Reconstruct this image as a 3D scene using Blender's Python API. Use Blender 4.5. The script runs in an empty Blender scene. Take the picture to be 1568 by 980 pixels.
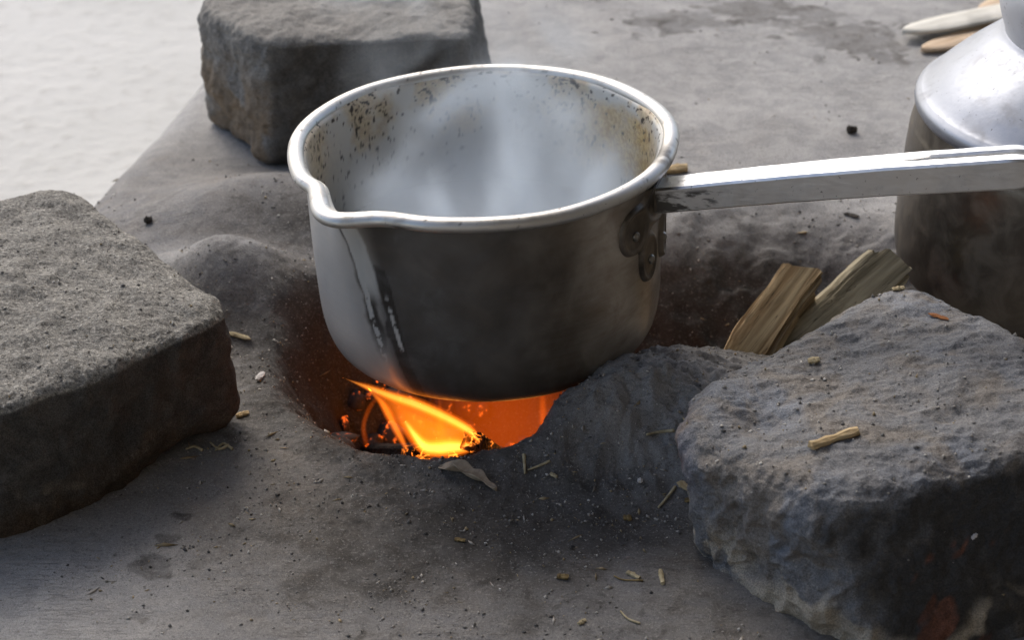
import bpy, bmesh, math, random
import numpy as np
from mathutils import Vector, Matrix

R = math.radians
SC = bpy.context.scene
COL = SC.collection

# ------------------------------------------------------------------ camera, sky, sun, exposure
FOCAL, PITCH = 70.0, R(29.3)
CAM = Vector((0.015, -0.925, 0.545))
cd = bpy.data.cameras.new('camera')
cd.lens = FOCAL; cd.sensor_width = 36.0
cd.clip_start = 0.02; cd.clip_end = 6000
cam = bpy.data.objects.new('camera', cd); COL.objects.link(cam)
cam.location = CAM
cam.rotation_euler = (math.pi / 2 - PITCH, 0, 0)
cd.dof.use_dof = True; cd.dof.focus_distance = 0.955; cd.dof.aperture_fstop = 14.0
SC.camera = cam

SUN_EL, SUN_AZ = R(44), R(-24)          # azimuth from +Y (away from the camera), negative is left
world = bpy.data.worlds.new('World'); SC.world = world
world.use_nodes = True
wt = world.node_tree
sky = wt.nodes.new('ShaderNodeTexSky'); sky.sky_type = 'NISHITA'; sky.sun_disc = False
sky.sun_elevation = SUN_EL; sky.sun_rotation = SUN_AZ
sky.dust_density = 3.0; sky.air_density = 1.0; sky.ozone_density = 1.2
wt.links.new(sky.outputs[0], wt.nodes['Background'].inputs[0])
wt.nodes['Background'].inputs[1].default_value = 0.15

sl = bpy.data.lights.new('sun', 'SUN'); sl.energy = 1.15; sl.angle = R(32); sl.color = (1, .955, .89)
so = bpy.data.objects.new('sun', sl); COL.objects.link(so)
so.location = (-1, 3, 3)
sdir = Vector((math.sin(SUN_AZ) * math.cos(SUN_EL), math.cos(SUN_AZ) * math.cos(SUN_EL), math.sin(SUN_EL)))
so.rotation_euler = sdir.to_track_quat('Z', 'Y').to_euler()

vs = SC.view_settings
vs.view_transform = 'Standard'; vs.look = 'None'; vs.gamma = 1.0; vs.use_curve_mapping = False
vs.exposure = 0.6
SC.cycles.use_denoising = True
SC.cycles.max_bounces = 8
SC.cycles.volume_bounces = 2
SC.cycles.volume_step_rate = 0.35
SC.cycles.sample_clamp_indirect = 6.0

# ------------------------------------------------------------------ pixel <-> place
FPX = FOCAL / 36.0 * 1568
FW = np.array([0, math.cos(PITCH), -math.sin(PITCH)])
UP = np.array([0, math.sin(PITCH), math.cos(PITCH)])
RT = np.array([1.0, 0, 0])
def ray(px, py): return FW + RT * (px - 784) / FPX + UP * (490 - py) / FPX
def at(px, py, z):
    d = ray(px, py); return np.array(CAM) + d * (z - CAM.z) / d[2]
def aty(px, py, y):
    d = ray(px, py); return np.array(CAM) + d * (y - CAM.y) / d[1]

# ------------------------------------------------------------------ numpy noise
_rng = np.random.RandomState(7)
_P = np.concatenate([_rng.permutation(256)] * 3).astype(np.int64)
_G = _rng.normal(size=(256, 3)); _G /= np.linalg.norm(_G, axis=1)[:, None]
def gnoise(p):
    i = np.floor(p).astype(np.int64); f = p - i
    u = f * f * f * (f * (f * 6 - 15) + 10)
    i &= 255
    out = 0
    for a in (0, 1):
        for b in (0, 1):
            for c in (0, 1):
                h = _P[_P[_P[(i[:, 0] + a) & 255] + ((i[:, 1] + b) & 255)] + ((i[:, 2] + c) & 255)]
                g = _G[h]
                d = g[:, 0] * (f[:, 0] - a) + g[:, 1] * (f[:, 1] - b) + g[:, 2] * (f[:, 2] - c)
                w = (u[:, 0] if a else 1 - u[:, 0]) * (u[:, 1] if b else 1 - u[:, 1]) * (u[:, 2] if c else 1 - u[:, 2])
                out = out + w * d
    return out * 1.6
def fbm(p, scale, octaves=4, gain=.5, off=0.0, ridge=False):
    p = np.asarray(p, float) * scale + off * 17.31 + 100.5
    a, s, t = 1.0, 0.0, 0.0
    for k in range(octaves):
        n = gnoise(p)
        if ridge: n = 1 - 2 * np.abs(n)
        s = s + a * n; t += a
        a *= gain; p = p * 2.03 + 5.7
    return s / t
def sstep(a, b, x):
    t = np.clip((x - a) / (b - a), 0, 1); return t * t * (3 - 2 * t)

# ------------------------------------------------------------------ mesh and object helpers
def link(name, me, mat=None, parent=None, smooth=True):
    o = bpy.data.objects.new(name, me); COL.objects.link(o)
    if mat: me.materials.append(mat)
    if smooth: me.shade_smooth()
    if parent: o.parent = parent
    return o
def tag(o, label, cat, group=None):
    o['label'] = label; o['category'] = cat
    if group: o['group'] = group
    return o
def empty(name, loc, rot=(0, 0, 0)):
    o = bpy.data.objects.new(name, None); COL.objects.link(o)
    o.location = loc; o.rotation_euler = rot; o.empty_display_size = .02
    return o
def fast_mesh(name, v, f):
    """v (n,3), f (m,4) or (m,3) arrays"""
    me = bpy.data.meshes.new(name)
    v = np.ascontiguousarray(v, np.float32); f = np.ascontiguousarray(f, np.int32)
    k = f.shape[1]
    me.vertices.add(len(v)); me.vertices.foreach_set('co', v.ravel())
    me.loops.add(f.size); me.loops.foreach_set('vertex_index', f.ravel())
    me.polygons.add(len(f))
    me.polygons.foreach_set('loop_start', np.arange(0, f.size, k, dtype=np.int32))
    me.polygons.foreach_set('loop_total', np.full(len(f), k, np.int32))
    me.update(calc_edges=True); me.validate()
    return me
def paint(me, name, rgb):
    a = me.color_attributes.new(name, 'FLOAT_COLOR', 'POINT')
    c = np.ones((len(me.vertices), 4), np.float32); c[:, :rgb.shape[1]] = rgb
    a.data.foreach_set('color', c.ravel())
def grid_faces(nu, nv, wrap_u=False):
    i = np.arange(nu if wrap_u else nu - 1); j = np.arange(nv - 1)
    I, J = np.meshgrid(i, j, indexing='ij')
    a = I * nv + J; b = ((I + 1) % nu) * nv + J
    return np.stack([a, b, b + 1, a + 1], -1).reshape(-1, 4)
def lathe(prof, n=96, capa=False, capb=False):
    """prof (k,2) r,z -> verts, faces (normals out for a profile running upwards)"""
    prof = np.asarray(prof, float); k = len(prof)
    t = np.arange(n) * 2 * math.pi / n
    v = np.stack([np.outer(np.cos(t), prof[:, 0]), np.outer(np.sin(t), prof[:, 0]), np.broadcast_to(prof[:, 1], (n, k))], -1).reshape(-1, 3)
    return v, grid_faces(n, k, True)
def smooth_prof(pts, n):
    """Catmull-Rom through points"""
    p = np.asarray(pts, float)
    p = np.vstack([2 * p[0] - p[1], p, 2 * p[-1] - p[-2]])
    out = []
    m = len(p) - 3
    for s in np.linspace(0, m - 1e-6, n):
        i = int(s); t = s - i
        a, b, c, d = p[i], p[i + 1], p[i + 2], p[i + 3]
        out.append(.5 * (2 * b + (c - a) * t + (2 * a - 5 * b + 4 * c - d) * t * t + (3 * b - a - 3 * c + d) * t ** 3))
    return np.array(out)
def tube(pts, rad, n=8, squash=1.0):
    """closed tube along pts with radii"""
    pts = np.asarray(pts, float); m = len(pts)
    rad = np.broadcast_to(rad, (m,))
    T = np.gradient(pts, axis=0); T /= np.linalg.norm(T, axis=1)[:, None] + 1e-12
    ref = np.array([0, 0, 1.0]) if abs(T[0, 2]) < .9 else np.array([1.0, 0, 0])
    A = np.cross(T, ref); A /= np.linalg.norm(A, axis=1)[:, None] + 1e-12
    B = np.cross(T, A)
    th = np.arange(n) * 2 * math.pi / n
    v = pts[:, None] + rad[:, None, None] * (A[:, None] * np.cos(th)[None, :, None] + B[:, None] * np.sin(th)[None, :, None] * squash)
    v = v.reshape(-1, 3)
    fs = []
    for i in range(m - 1):
        for j in range(n):
            a = i * n + j; b = i * n + (j + 1) % n
            fs.append((a, a + n, b + n, b))
    fs.append(tuple(range(n))); fs.append(tuple(range((m - 1) * n, m * n))[::-1])
    me = bpy.data.meshes.new('tube'); me.from_pydata(v.tolist(), [], fs); me.update()
    return me

# ------------------------------------------------------------------ node helper
class NT:
    def __init__(s, name):
        s.m = bpy.data.materials.new(name); s.m.use_nodes = True
        s.t = s.m.node_tree; s.n = s.t.nodes; s.b = s.n['Principled BSDF']; s.out = s.n['Material Output']
        s.co = None
    def put(s, sock, v):
        if hasattr(v, 'is_linked') or hasattr(v, 'links'): s.t.links.new(v, sock)
        elif isinstance(v, (tuple, list)) and len(v) == 3 and sock.type == 'RGBA': sock.default_value = (*v, 1)
        else: sock.default_value = v
    def obj(s):
        if not s.co: s.co = s.n.new('ShaderNodeTexCoord').outputs['Object']
        return s.co
    def mapv(s, scale=(1, 1, 1), rot=(0, 0, 0), loc=(0, 0, 0)):
        m = s.n.new('ShaderNodeMapping'); s.put(m.inputs[0], s.obj())
        m.inputs['Scale'].default_value = scale; m.inputs['Rotation'].default_value = rot; m.inputs['Location'].default_value = loc
        return m.outputs[0]
    def noise(s, scale, detail=4, rough=.55, dist=0, vec=None):
        k = s.n.new('ShaderNodeTexNoise'); s.put(k.inputs['Vector'], vec or s.obj())
        k.inputs['Scale'].default_value = scale; k.inputs['Detail'].default_value = detail
        k.inputs['Roughness'].default_value = rough; k.inputs['Distortion'].default_value = dist
        return k.outputs['Fac']
    def voro(s, scale, feat='F1', vec=None, out='Distance', rnd=1):
        k = s.n.new('ShaderNodeTexVoronoi'); s.put(k.inputs['Vector'], vec or s.obj())
        k.feature = feat; k.inputs['Scale'].default_value = scale; k.inputs['Randomness'].default_value = rnd
        return k.outputs[out]
    def math(s, op, a, b=0.0, clamp=False):
        k = s.n.new('ShaderNodeMath'); k.operation = op; k.use_clamp = clamp
        s.put(k.inputs[0], a); s.put(k.inputs[1], b); return k.outputs[0]
    def rng(s, v, a, b, c=0.0, d=1.0):
        k = s.n.new('ShaderNodeMapRange'); k.interpolation_type = 'SMOOTHSTEP'
        s.put(k.inputs[0], v)
        for i, x in enumerate((a, b, c, d)): k.inputs[i + 1].default_value = x
        return k.outputs[0]
    def mix(s, f, a, b, mode='MIX'):
        k = s.n.new('ShaderNodeMix'); k.data_type = 'RGBA'; k.blend_type = mode
        s.put(k.inputs[0], f); s.put(k.inputs[6], a); s.put(k.inputs[7], b); return k.outputs[2]
    def mixf(s, f, a, b):
        k = s.n.new('ShaderNodeMix'); k.data_type = 'FLOAT'
        s.put(k.inputs[0], f); s.put(k.inputs[2], a); s.put(k.inputs[3], b); return k.outputs[0]
    def ramp(s, f, stops):
        k = s.n.new('ShaderNodeValToRGB'); s.put(k.inputs[0], f); e = k.color_ramp.elements
        while len(e) < len(stops): e.new(.5)
        for q, (p, c) in zip(e, stops): q.position = p; q.color = (*c, 1) if len(c) == 3 else c
        return k.outputs[0]
    def attr(s, name):
        k = s.n.new('ShaderNodeAttribute'); k.attribute_name = name; return k.outputs['Color']
    def sep(s, c):
        k = s.n.new('ShaderNodeSeparateColor'); s.put(k.inputs[0], c); return k.outputs
    def bump(s, h, strength=.5, dist=.001, normal=None):
        k = s.n.new('ShaderNodeBump'); s.put(k.inputs['Height'], h)
        k.inputs['Strength'].default_value = strength; k.inputs['Distance'].default_value = dist
        if normal: s.put(k.inputs['Normal'], normal)
        return k.outputs[0]
    def fin(s, col=None, rough=None, normal=None, metal=None, spec=None):
        if col is not None: s.put(s.b.inputs['Base Color'], col)
        if rough is not None: s.put(s.b.inputs['Roughness'], rough)
        if normal is not None: s.put(s.b.inputs['Normal'], normal)
        if metal is not None: s.put(s.b.inputs['Metallic'], metal)
        if spec is not None: s.put(s.b.inputs['Specular IOR Level'], spec)
        return s.m

# ------------------------------------------------------------------ materials
def m_ground():
    t = NT('pale_earth')
    n = t.noise(3.0, 6, .6); n2 = t.noise(60, 4)
    c = t.ramp(n, [(.3, (.53, .52, .48)), (.7, (.64, .625, .585))])
    c = t.mix(t.rng(n2, .5, .75, 0, .4), c, (.38, .36, .32))
    return t.fin(c, .95, t.bump(n2, .6, .004), spec=.1)
def m_hearth():
    t = NT('hearth_mud')
    a = t.sep(t.attr('mask'))       # R soot and painted shade, G pale dust and shade-lifting, B brown earth
    big = t.noise(14, 5, .6); mid = t.noise(70, 5, .65, .6); fine = t.noise(700, 3, .6); grain = t.noise(2200, 2, .5)
    streak = t.noise(45, 5, .6, .4, t.mapv((1, 3.4, 1), (0, 0, .22)))
    base = t.ramp(mid, [(.28, (.165, .160, .155)), (.52, (.225, .218, .210)), (.75, (.285, .275, .262))])
    base = t.mix(t.rng(streak, .42, .68, 0, .55), base, (.165, .166, .175))
    base = t.mix(t.math('MULTIPLY', a[2], .75), base, (.20, .165, .125))
    base = t.mix(a[1], base, t.mix(t.rng(mid, .35, .65), (.345, .342, .338), (.435, .428, .415)))
    soot = t.math('ADD', a[0], t.rng(mid, .35, .8, -.22, .22), True)
    c = t.mix(t.rng(soot, .12, .95, 0, .93), base, t.mix(t.rng(big, .4, .6), (.046, .042, .038), (.080, .071, .062)))
    c = t.mix(t.rng(fine, .55, .68, 0, .45), c, t.mix(a[0], (.40, .385, .36), (.26, .25, .24)))
    c = t.mix(t.rng(fine, .42, .3, 0, .5), c, (.045, .043, .042))
    c = t.mix(1.0, c, t.mix(t.rng(grain, .3, .7), (.74, .73, .72), (1.22, 1.21, 1.19)), 'MULTIPLY')
    scr = t.noise(55, 3, .6, .8, t.mapv((.6, 7, 1), (0, 0, -.35)))
    line = t.math('MULTIPLY', t.rng(t.math('ABSOLUTE', t.math('SUBTRACT', scr, .5)), .018, .0, 0, 1), t.rng(big, .48, .62))
    c = t.mix(t.math('MULTIPLY', line, .28), c, (.06, .055, .05))
    h = t.math('SUBTRACT', t.math('ADD', t.math('MULTIPLY', fine, .8), t.math('MULTIPLY', grain, .5)), t.math('MULTIPLY', line, .5))
    nb = t.bump(h, .8, .0006, t.bump(mid, .22, .0012))
    return t.fin(c, .93, nb, spec=.15)
def m_stone(name, kind):
    t = NT(name)
    a = t.sep(t.attr('mask'))       # R soot, plus painted front shade on the right stone, G pale, B tint (brown / red)
    mid = t.noise(60, 5, .65, .5); fine = t.noise(520, 3, .65); grain = t.noise(1500, 2, .6); big = t.noise(18, 4)
    if kind == 'left':
        base = t.ramp(mid, [(.3, (.17, .162, .148)), (.55, (.24, .228, .205)), (.75, (.30, .285, .255))])
        c = t.mix(t.rng(fine, .52, .70, 0, .7), base, (.50, .475, .43))
        c = t.mix(t.rng(fine, .46, .34, 0, .8), c, (.055, .052, .048))
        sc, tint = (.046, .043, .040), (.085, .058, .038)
        pale = (.34, .29, .22)
    elif kind == 'back':
        base = t.ramp(mid, [(.3, (.13, .125, .12)), (.55, (.185, .178, .168)), (.75, (.25, .24, .225))])
        c = t.mix(t.rng(fine, .54, .70, 0, .4), base, (.36, .35, .33))
        c = t.mix(t.rng(fine, .44, .3, 0, .5), c, (.05, .048, .046))
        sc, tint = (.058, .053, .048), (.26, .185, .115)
        pale = (.30, .285, .26)
    else:
        base = t.ramp(mid, [(.3, (.095, .097, .104)), (.52, (.145, .145, .150)), (.75, (.205, .197, .19))])
        c = t.mix(t.rng(big, .44, .62, 0, .75), base, (.145, .162, .195))
        c = t.mix(t.rng(t.noise(26, 5, .6, .8), .46, .62, 0, .8), c, (.165, .142, .118))
        c = t.mix(t.rng(fine, .56, .72, 0, .45), c, (.33, .31, .285))
        c = t.mix(t.rng(fine, .42, .3, 0, .35), c, (.05, .05, .05))
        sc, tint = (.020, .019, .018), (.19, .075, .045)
        pale = (.36, .315, .25)
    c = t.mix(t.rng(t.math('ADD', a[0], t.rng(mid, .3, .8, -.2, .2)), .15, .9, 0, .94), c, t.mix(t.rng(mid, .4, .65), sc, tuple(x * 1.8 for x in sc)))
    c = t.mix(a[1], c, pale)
    c = t.mix(a[2], c, t.mix(t.rng(mid, .35, .6), tint, tuple(x * .55 for x in tint)))
    c = t.mix(1.0, c, t.mix(t.rng(grain, .3, .7), (.6, .6, .59), (1.35, 1.34, 1.31)), 'MULTIPLY')
    h = t.math('ADD', t.math('MULTIPLY', fine, 1.0), t.math('MULTIPLY', grain, .6))
    nb = t.bump(h, .9 if kind == 'left' else .6, .0009, t.bump(mid, .4, .002))
    return t.fin(c, .92 if kind != 'right' else t.rng(mid, .3, .7, .62, .85), nb, spec=.18 if kind != 'right' else .4)
def m_pot():
    t = NT('sooty_aluminium')
    a = t.sep(t.attr('mask'))       # R soot, G stain (brown scale), B drip / chalky scale
    a2 = t.sep(t.attr('mask2'))     # R dark spots, G inside
    br = t.noise(60, 4, .6, 0, t.mapv((.25, .25, 6)))
    sm = t.noise(38, 5, .6, .5); fine = t.noise(420, 3, .6)
    alu = t.mix(br, (.69, .68, .66), (.77, .76, .74))
    alu = t.mix(a2[1], alu, t.mix(sm, (.50, .48, .44), (.66, .64, .595)))
    c = t.mix(t.math('MULTIPLY', a[1], t.rng(sm, .25, .6, .45, 1)), alu, t.mix(t.rng(fine, .4, .6), (.40, .235, .07), (.56, .41, .17)))
    c = t.mix(t.math('MULTIPLY', a2[2], t.rng(br, .2, .8, .85, 1)), c, t.mix(t.rng(sm, .3, .7), (.24, .185, .13), (.46, .41, .34)))
    soot = t.math('MULTIPLY', a[0], t.rng(sm, .2, .55, .86, 1), True)
    c = t.mix(soot, c, t.mix(t.rng(sm, .35, .7), (.026, .022, .019), (.064, .051, .040)))
    c = t.mix(a[2], c, (.62, .62, .59))
    c = t.mix(a2[0], c, (.040, .026, .016))
    met = t.math('SUBTRACT', t.math('SUBTRACT', .60, t.math('MULTIPLY', soot, .34)), t.math('ADD', t.math('MULTIPLY', a[1], .75), t.math('MULTIPLY', a2[0], .9)), True)
    met = t.math('MULTIPLY', met, t.math('SUBTRACT', 1.0, t.math('MULTIPLY', a2[1], .62)), True)
    ro = t.math('ADD', t.mixf(soot, .33, .46), t.math('ADD', t.rng(fine, .3, .7, -.04, .08), t.math('MULTIPLY', a2[1], .16)))
    t.put(t.b.inputs['Specular IOR Level'], t.mixf(soot, .5, .3))
    nb = t.bump(t.math('ADD', br, t.math('MULTIPLY', fine, .5)), .07, .0005)
    return t.fin(c, ro, nb, met)
def m_alu(name, col=(.80, .80, .79), rough=.3, dirt=.0, axis=(1, 1, 1)):
    t = NT(name)
    br = t.noise(160, 4, .6, 0, t.mapv(axis)); sm = t.noise(45, 4, .6, .4); pit = t.noise(420, 3, .6)
    c = t.mix(br, tuple(x * .82 for x in col), col)
    d = t.rng(sm, .52, .75, 0, dirt)
    c = t.mix(d, c, (.09, .075, .055))
    p = t.rng(pit, .66, .72, 0, .8)
    c = t.mix(p, c, (.10, .095, .09))
    met = t.math('SUBTRACT', t.math('SUBTRACT', 1, t.math('MULTIPLY', d, .7)), t.math('MULTIPLY', p, .7), True)
    if name.startswith('rim'):
        q_ = t.sep(t.attr('mask')); c = t.mix(t.math('MULTIPLY', q_[1], .35), c, (.60, .55, .46)); c = t.mix(q_[0], c, (.035, .028, .022)); met = t.math('MULTIPLY', met, t.math('SUBTRACT', .85, t.math('MULTIPLY', q_[0], .5)))
    if name.startswith('kettle'): met = t.math('MULTIPLY', met, .62)
    if name.startswith('handle'):
        x_ = t.n.new('ShaderNodeSeparateXYZ'); t.put(x_.inputs[0], t.obj())
        b_ = t.math('MULTIPLY', t.rng(t.math('ADD', x_.outputs[0], t.rng(t.noise(130, 4, .6, 0, t.mapv((.3, 2, 2))), .3, .7, -.018, .018)), .026, .006, 0, .9), t.rng(t.math('ADD', x_.outputs[2], t.math('MULTIPLY', x_.outputs[0], -.2)), .0066, .0042))
        c = t.mix(b_, c, (.045, .038, .03)); met = t.math('MULTIPLY', met, t.math('SUBTRACT', 1, t.math('MULTIPLY', b_, .6)))
    ro = t.math('ADD', rough, t.math('ADD', t.rng(br, .3, .7, -.06, .08), t.math('MULTIPLY', d, .3)))
    return t.fin(c, ro, t.bump(br, .22, .0004), met)
def m_soot_alu(name, c0=(.05, .045, .038), c1=(.16, .14, .11), rough=.42, metal=.55):
    t = NT(name)
    sm = t.noise(55, 5, .6, .6)
    c = t.mix(t.rng(sm, .35, .7), c0, c1)
    return t.fin(c, t.rng(sm, .3, .7, rough - .06, rough + .12), t.bump(t.noise(300, 3), .25, .0005), metal)
def m_wood(name, c0, c1, scale=1.0, axis=(1, 1, .06)):
    t = NT(name)
    fib = t.noise(420 * scale, 5, .65, .3, t.mapv(axis)); sm = t.noise(40 * scale, 4)
    c = t.mix(t.rng(fib, .35, .66), c0, c1)
    c = t.mix(t.rng(sm, .5, .75, 0, .55), c, tuple(x * .45 for x in c0))
    if name.startswith('split'):
        z_ = t.n.new('ShaderNodeSeparateXYZ'); t.put(z_.inputs[0], t.obj())
        crk = t.noise(170, 3, .6, .4, t.mapv((1, 1, .035)))
        c = t.mix(t.rng(t.math('ABSOLUTE', t.math('SUBTRACT', crk, .5)), .012, .002, 0, .7), c, (.05, .037, .022))
        c = t.mix(t.rng(t.math('ADD', z_.outputs[2], t.rng(sm, .3, .7, -.012, .012)), .055, .02, 0, .95), c, (.03, .025, .02))
    return t.fin(c, .82, t.bump(fib, .8, .0012), spec=.25)
def m_plain(name, c0, c1, scale=300, rough=.85):
    t = NT(name); n = t.noise(scale, 4, .6)
    return t.fin(t.mix(t.rng(n, .3, .7), c0, c1), rough, t.bump(n, .5, .0006), spec=.2)
def m_grit():
    t = NT('grit')
    return t.fin(t.attr('mask'), .9, spec=.2)
def m_flame(name, col, strength):
    m = bpy.data.materials.new(name); m.use_nodes = True
    nt = m.node_tree; nt.nodes.remove(nt.nodes['Principled BSDF'])
    e = nt.nodes.new('ShaderNodeEmission'); e.inputs[0].default_value = (*col, 1); e.inputs[1].default_value = strength
    nt.links.new(e.outputs[0], nt.nodes['Material Output'].inputs['Volume'])
    return m
M = dict(ground=m_ground(), hearth=m_hearth(), left=m_stone('grainy_stone', 'left'), back=m_stone('back_stone', 'back'), right=m_stone('burnt_stone', 'right'),
         pot=m_pot(), rim=m_alu('rim_aluminium', (.60, .585, .555), .42, .55), handle=m_alu('handle_aluminium', (.80, .80, .79), .36, .20, (.15, 3, 3)),
         kettle_lid=m_alu('kettle_lid_aluminium', (.78, .79, .81), .5, .1),
         kettle=m_alu('kettle_aluminium', (.34, .36, .40), .42, .3, (1.4, 1.4, 1.4)), kettle_side=m_soot_alu('kettle_soot', (.13, .115, .095), (.22, .195, .16), .36, .8),
         bracket=m_soot_alu('bracket_soot', (.085, .072, .058), (.24, .205, .165), .40, .75), rivet=m_soot_alu('rivet_metal', (.18, .17, .15), (.40, .38, .34), .34, .9),
         wood=m_wood('split_wood', (.22, .145, .072), (.52, .40, .235), .5), wood_grey=m_wood('split_wood_grey', (.20, .17, .11), (.46, .40, .275), .5),
         chip=m_wood('pale_chip', (.36, .25, .12), (.60, .46, .27), 1.0, (.08, 1, 1)), straw=m_plain('straw', (.30, .24, .14), (.52, .44, .28)),
         bark=m_plain('bark_crumb', (.12, .08, .035), (.30, .22, .10)), dark=m_plain('dark_crumb', (.02, .018, .015), (.07, .06, .05)),
         flake=m_plain('white_flake', (.50, .47, .45), (.66, .63, .60)), rust=m_plain('rust_flake', (.16, .06, .02), (.34, .14, .05)),
         leaf=m_plain('dry_leaf', (.26, .205, .15), (.46, .38, .28), 160), spat_white=m_wood('bleached_wood', (.60, .57, .49), (.74, .71, .63), .6, (.08, 1, 1)),
         spat_tan=m_wood('tan_wood', (.50, .36, .23), (.66, .51, .36), .6, (.08, 1, 1)), grit=m_grit(),
         shade_mud=m_plain('shade_wall_mud', (.22, .20, .17), (.32, .295, .255), 8), thatch=m_plain('shade_roof_thatch', (.11, .09, .065), (.19, .155, .11), 20))  # surfaces of the unseen light-blocking walls and roof

# ------------------------------------------------------------------ setting: ground, plus unseen walls and roof added to shape the light
def box_mesh(name, lo, hi):
    lo, hi = np.array(lo, float), np.array(hi, float)
    v = [(x, y, z) for x in (lo[0], hi[0]) for y in (lo[1], hi[1]) for z in (lo[2], hi[2])]
    f = [(0, 1, 3, 2), (4, 6, 7, 5), (0, 4, 5, 1), (2, 3, 7, 6), (0, 2, 6, 4), (1, 5, 7, 3)]
    me = bpy.data.meshes.new(name); me.from_pydata(v, [], f); me.update(); return me
GZ = -0.13
n = 90
gx = np.sinh(np.linspace(-7.2, 7.2, n)); X, Y = np.meshgrid(gx, gx, indexing='ij')
Z = GZ + .004 * fbm(np.stack([X.ravel(), Y.ravel(), 0 * X.ravel()], 1), 3, 3) * (np.abs(X.ravel()) < 8)
g = link('ground', fast_mesh('ground', np.stack([X.ravel(), Y.ravel(), Z], 1), grid_faces(n, n)), M['ground'])
g['kind'] = 'structure'
for nm, lo, hi, mt in (('shade_wall', (-.75, -1.9, GZ - .05), (2.6, -1.7, 2.25), 'shade_mud'),
                       ('shade_side_wall', (1.35, -1.7, GZ - .05), (1.55, .35, 2.25), 'shade_mud'),
                       ('shade_roof', (-.75, -2.2, 2.25), (2.4, 1.05, 2.4), 'thatch')):
    o = link(nm, box_mesh(nm, lo, hi), M[mt], smooth=False); o['kind'] = 'structure'  # out of frame, put in to hold back daylight and fill
    md = o.modifiers.new('bevel', 'BEVEL'); md.width = .02

# ------------------------------------------------------------------ hearth height field
EY = np.array([-1.2, -.5, -.05, .10, .21, .32, .43, .52, .62, .75, .9])
EX = np.array([-.55, -.42, -.315, -.280, -.263, -.241, -.222, -.185, -.09, .10, .5])
def segdist(x, y, a, b):
    ax, ay = a; bx, by = b
    t = np.clip(((x - ax) * (bx - ax) + (y - ay) * (by - ay)) / ((bx - ax) ** 2 + (by - ay) ** 2), 0, 1)
    return np.hypot(x - ax - t * (bx - ax), y - ay - t * (by - ay))
def hole_d(x, y, w=0):
    d1 = np.hypot(x + .006, (y + .006)) - .082
    d2 = segdist(x, y, (.05, .030), (.165, .036)) - .036
    k = .02
    h = np.clip(.5 + .5 * (d2 - d1) / k, 0, 1)
    d = d2 * (1 - h) + d1 * h - k * h * (1 - h)
    m = np.hypot((x - .098) / 1.0, (y + .070) / .82) - .060          # the mud lump stays solid
    m = np.minimum(m, np.hypot(x - .056, (y + .100) / .9) - .046)
    m2 = np.hypot(x + .098, y - .050) - .036
    m3 = np.hypot(x - .050, y - .095) - .034
    return np.maximum(np.maximum(d, -m - .004), np.maximum(-m2 - .004, -m3 - .004)) + w
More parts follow.
